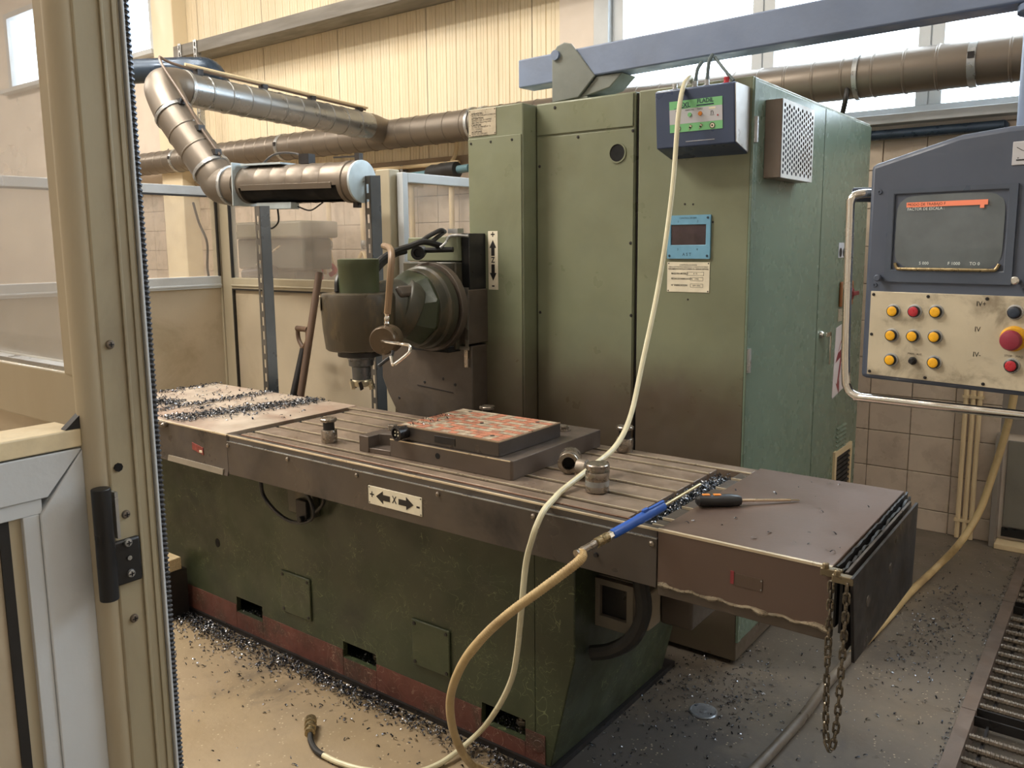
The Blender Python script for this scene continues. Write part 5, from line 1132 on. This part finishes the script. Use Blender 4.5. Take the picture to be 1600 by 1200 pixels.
b = NB(); tube(b, [(-.262, -.003, .012), (-.255, -.004, -.001), (-.24, -.005, -.004), (-.13, -.006, -.004), (-.02, -.005, -.004), (-.005, -.004, -.001), (.002, -.003, .012)], .0045, 8, 4); part('screen_trim', b, BRASS, bz, 'brass lower screen trim')
def band(x0, x1, z0, z1, m, y=-.0052):
    bb = NB(); box(bb, x0, x1, y, y+.001, z0, z1); return part('screen_bar', bb, m, scn, smooth=0)
band(-.238, -.034, .162, .175, SCRO); band(-.052, -.042, .154, .162, SCRO)
text('lettering', 'MODO DE TRABAJO F', .0105, (-.235, -.0056, .1685), (1,0,0), (0,0,1), INK, scn, squeeze=.95)
text('lettering', 'FACTOR DE ESCALA :', .0105, (-.235, -.0056, .1565), (1,0,0), (0,0,1), SCRT, scn, squeeze=.95)
text('lettering', 'S 000', .0115, (-.196, -.0052, .012), (1,0,0), (0,0,1), SCRT, scn); text('lettering', 'F 1000', .0115, (-.122, -.0052, .012), (1,0,0), (0,0,1), SCRT, scn); text('lettering', 'TO 0', .0115, (-.068, -.0052, .012), (1,0,0), (0,0,1), SCRT, scn)
for x, z in ((-.317, .208), (-.317, -.05), (.30, .21), (.062, -.05)):
    b = NB(); lathe(b, [(.007, 0), (.006, .003), (.003, .003), (.003, .001)], (x, .002, z), (0,-1,0), 12); part('screw', b, CONS, CO)
for x, z in ((-.302, -.03), (.045, -.028)):
    b = NB(); lathe(b, [(.006, 0), (.006, .008), (.01, .01), (.01, .018), (.007, .021)], (x, .0, z), (0,-1,0), 14); part('thumb_screw', b, CONS if x < 0 else CHROME, CO)
b = NB(); box(b, -.325, .345, -.003, .002, -.306, -.068); pn = part('button_panel', b, PANEL, CO, 'soiled pale button panel', bevel=.001)
for x, z in ((-.317, -.077), (-.167, -.077), (-.02, -.077), (-.317, -.19), (-.317, -.297), (-.162, -.298), (-.015, -.298), (.13, -.077), (.13, -.298), (.33, -.077)):
    b = NB(); lathe(b, [(.0045, 0), (.0045, .001), (.003, .0025)], (x, -.003, z), (0,-1,0), 10); part('panel_screw', b, INK, pn)
def button(x, z, m, nm='push_button'):
    bb = NB(); lathe(bb, [(.0195, 0), (.0195, .0015), (.018, .002)], (x, -.003, z), (0,-1,0), 24); q = part(nm, bb, GALV, pn)
    bb = NB(); lathe(bb, [(.0155, .001), (.0155, .010), (.0135, .011), (.0135, .006)], (x, -.003, z), (0,-1,0), 24); part('ring', bb, BLACK, q)
    bb = NB(); lathe(bb, [(.0132, .004), (.0132, .011), (.010, .0125), (.004, .0122)], (x, -.003, z), (0,-1,0), 24); part('cap', bb, m, q, {'yellow_button': 'yellow cap', 'red_button': 'red cap'}.get(m.name, 'dark cap'))
for x, z, m in ((-.258, -.121, YELLOW), (-.2, -.119, RED), (-.143, -.117, YELLOW), (-.259, -.189, YELLOW), (-.2, -.187, YELLOW), (-.142, -.184, YELLOW), (-.257, -.258, YELLOW), (-.14, -.254, YELLOW), (.047, -.108, mat('dark_blue_button', (48, 60, 76), .4)), (.049, -.243, RED), (.17, -.12, YELLOW), (.23, -.12, YELLOW), (.17, -.24, YELLOW), (.23, -.24, RED)): button(x, z, m)
b = NB(); lathe(b, [(.011, 0), (.011, .003), (.008, .004), (.008, .012), (.006, .014)], (-.197, -.003, -.255), (0,-1,0), 18); part('small_knob', b, BLACK, pn)
b = NB(); lathe(b, [(.032, 0), (.032, .004), (.026, .010), (.024, .010)], (.049, -.003, -.174), (0,-1,0), 28); es = part('emergency_stop', b, STOPY, pn, 'yellow collar of the red stop button')
b = NB(); lathe(b, [(.014, .01), (.014, .016), (.025, .018), (.026, .024), (.022, .032), (.01, .035)], (.049, -.003, -.177), (0,-1,0), 28); part('mushroom', b, PURPR, es, 'red mushroom head')
for s, z in (('IV+', -.091), ('IV', -.157), ('IV-', -.223)): text('lettering', s, .019, (-.045, -.0036, z), (1,0,0), (0,0,1), INK, pn, squeeze=.9)
for s, x, z in (('STOP', .03, -.219), ('MAQ.', .056, -.219), ('MAN - AUT', -.212, -.236)): text('lettering', s, .0075, (x, -.0036, z), (1,0,0), (0,0,1), INK, pn)
b = NB(); box(b, .012, .12, -.001, .002, .255, .312); lp = part('logo_plate', b, LABELW, CO, bevel=.002)
b = NB(); box(b, .022, .11, -.0016, -.001, .2655, .2685); part('rule', b, INK, lp, smooth=0)
b = NB()
tube(b, [(.022, -.0012, .298), (.04, -.0012, .288), (.058, -.0012, .298)], .0008, 6, 3); lathe(b, [(.0015, 0), (.0015, .0006)], (.026, -.001, .272), (0,-1,0), 8); part('mark', b, INK, lp)
b = NB(); tube(b, [(-.348, .06, .207), (-.372, .02, .207), (-.394, .006, .20), (-.400, .0, .18), (-.400, .0, .16), (-.394, .0, -.20), (-.388, .0, -.325), (-.383, .0, -.35), (-.370, .0, -.368), (-.345, .0, -.376), (-.30, .0, -.376), (.30, .0, -.36), (.36, .0, -.35)], .0125, 14, 6); part('guard_rail', b, CHROME, CO, 'bright tubular guard rail')
b = NB(); prism(b, [(-.35, .06), (-.35, .16), (-.405, .05), (-.405, .012)], 'z', .185, .225); part('rail_bracket', b, CONS, CO, bevel=.004)

# three conduits on the wall and floor grating
for x, lab in ((-.71, 'left'), (-.675, 'middle'), (-.643, 'right')):
    b = NB(); tube(b, [(x, 5.05, .005), (x, 5.05, .9), (x, 5.05, 1.6)], .0125, 10, 2)
    for z in (.1, .80): box(b, x-.017, x+.017, 5.036, 5.084, z, z+.015)
    solo('wall_riser', '%s of three tan vertical conduits on the tiled wall' % lab, 'conduit', b, TAN, 'three tan risers')
FG = thing('floor_grate', 'steel floor grating of ribbed bars at the right edge', 'grate', (0, 3, 0))
ys = [.9, 2.05, 3.15, 4.25, 4.97]
CURB = mat('brown_steel_curb', (122, 108, 98), .45, .3, dirt=(86, 78, 72), amt=.5)
for a_, c_ in zip(ys, ys[1:]):
    b = NB(); box(b, -.39, -.343, a_+.002, c_-.002, -.03, .004); box(b, -.35, -.343, a_+.002, c_-.002, -.10, -.03); part('frame_angle', b, CURB, FG, bevel=.001)
    for y in (a_+.03, c_-.03):
        b = NB(); box(b, -.343, .60, y-.004, y+.004, -.035, .0); part('cross_bar', b, DARKST, FG)
    b = NB(); box(b, .58, .615, a_+.002, c_-.002, -.03, .004); part('frame_angle', b, CURB, FG)
    for x in (-.30, .1, .5):
        b = NB(); box(b, x-.004, x+.004, a_+.035, c_-.035, -.05, -.022); part('bearer', b, DARKST, FG)
rb = NB(); pr = [(.0105, 0)]
for i in range(70): h = .006+i*.0131; pr += [(.0105, h), (.0125, h+.0025), (.0125, h+.005), (.0105, h+.0075)]
lathe(rb, pr, (-.34, 1.0, -.011), (1,0,0), 8)
REBAR = mat('ribbed_grey_bar', (120, 110, 98), .4, .5, var=.15, scale=20)
r0 = part('ribbed_bar', rb, REBAR, FG)
base = WL[r0.name].copy()
for a_, c_ in zip(ys, ys[1:]):
    n = int((c_-a_-.08)/.079)
    for i in range(n):
        y = a_+.075+i*.079
        if abs(y-1.0) < .03 and i == 1: r0.location.y += y-1.0
        else: clone(r0, (base.x, y, base.z), FG)

# ================================================================ METAL CHIPS
def chips(name, label, fn, n, smin, smax, par=None, flat=.6):
    bm = NB(); rr = random.Random(n)
    for i in range(n):
        x, y, z = fn(rr)
        L_ = rr.uniform(smin, smax); w = L_*rr.uniform(.22, .4)
        m = Matrix.Rotation(rr.uniform(0, 6.283), 3, 'Z') @ Matrix.Rotation(rr.uniform(-flat, flat), 3, 'X') @ Matrix.Rotation(rr.uniform(-flat, flat), 3, 'Y')
        cu = rr.uniform(.2, .6)*L_; o = V((x, y, z + .3*L_*flat*.6 + .0006))
        ring = [(m @ V((-L_/2, s*w, 0)), m @ V((-L_/6, s*w*.9, cu*.55)), m @ V((L_/6, s*w*.9, cu*.55)), m @ V((L_/2, s*w, 0))) for s in (-.5, .5)]
        mz = min(p.z for q in ring for p in q)
        va = [[bm.verts.new(o + p - V((0, 0, mz+.3*L_*flat*.6))) for p in q] for q in ring]
        for k in range(3): bm.faces.new((va[0][k], va[0][k+1], va[1][k+1], va[1][k]))
    o = solo(name, label, 'chips', bm, CHIPM, smooth=0, kind='stuff')
    return o
def left_cover(r):
    while 1:
        x = r.uniform(-3.88, -2.83); y = r.uniform(1.85, 2.52); t = (x+3.88)/1.05
        d = .16
        d = max(d, 1.0*math.exp(-((y-2.03-.10*t)/.07)**2)*(1 if t < .35 else .4))
        d = max(d, .9*math.exp(-((x + 3.18 - .28*(y-2.0))/.10)**2))
        d = max(d, .9*math.exp(-((x + 3.44 - .05*(y-2.0))/.035)**2))
        d = max(d, .7*math.exp(-((x + 3.86)/.03)**2))
        if y < 1.9 and x > -3.1: d *= .3
        if x > -3.0: d *= .35
        if r.random() < d*d: return x, y, TZ+.003 + r.uniform(0, .005)*(d > .5)
chips('metal_chips', 'blue-black metal chips strewn over the left table cover', left_cover, 3400, .008, .02)
def trough(r):
    y = r.triangular(1.9, 2.46, 2.2); return r.uniform(-1.03, -.972), y, TZ-.0285 + r.uniform(0, .02)
chips('metal_chips', 'blue-black metal chips filling the trough beside the air gun', trough, 1500, .007, .016)
def skirt_floor(r):
    while 1:
        x = r.uniform(-3.75, -1.35); dy = abs(r.gauss(0, .045 if r.random() < .86 else .14)) * (1.15 if x < -2.6 else .8)
        if r.random() < (1 if x < -2.9 else .75 if x < -2.0 else .4): return x, 1.955-dy, r.uniform(0, .010)*(dy < .08)
chips('metal_chips', 'dark metal chips heaped along the floor at the machine bed', skirt_floor, 4200, .007, .018)
def floor_scatter(r):
    while 1:
        x = r.uniform(-3.0, -1.4); y = r.uniform(1.2, 1.95)
        return x, y, 0
chips('metal_chips', 'sparse metal chips scattered on the tan floor in front', floor_scatter, 170, .006, .016, flat=.3)
def under(r):
    if r.random() < .45: return -1.36+abs(r.gauss(0, .16)), r.uniform(2.1, 3.2), 0
    return r.gauss(-1.12, .14), r.gauss(2.78, .18), 0
chips('metal_chips', 'glinting metal chips on the dark floor under the right cover', under, 700, .006, .016, flat=.4)
def right_floor(r):
    if r.random() < .6: return r.gauss(-.58, .08), r.gauss(3.72, .3), 0
    return r.uniform(-1.05, -.42), r.uniform(2.2, 4.9), 0
def rf(r):
    while 1:
        p = right_floor(r)
        if p[0] < -.41: return p
chips('metal_chips', 'metal chips on the grey floor beside the grating', rf, 620, .007, .018, flat=.4)
def edge(r): return -.398+r.gauss(0, .006), r.uniform(1.5, 4.9), .0
chips('metal_chips', 'fine metal chips lining the frame edge of the floor grating', lambda r: (min(-.394, edge(r)[0]), r.uniform(1.5, 4.9), 0), 420, .005, .012, flat=.4)
def pockets(r):
    p = r.choice(PK); return r.uniform(p[0]+.015, p[1]-.015), r.uniform(1.99, 2.1), p[2]-.016+r.uniform(0, .02)
chips('metal_chips', 'metal chips caught in the three low pockets of the bed', pockets, 700, .006, .013)
def cover_few(r): return r.uniform(-.9, -.51), r.uniform(1.9, 2.5), TZ+.003
chips('metal_chips', 'few single chips lying on the brown right table cover', cover_few, 26, .006, .016, flat=.3)
chips('metal_chips', 'bright chips along the left corner of the checkered chuck', lambda r: (r.uniform(-1.99, -1.90), r.uniform(1.99, 2.2), CZ+.0016), 70, .005, .012)
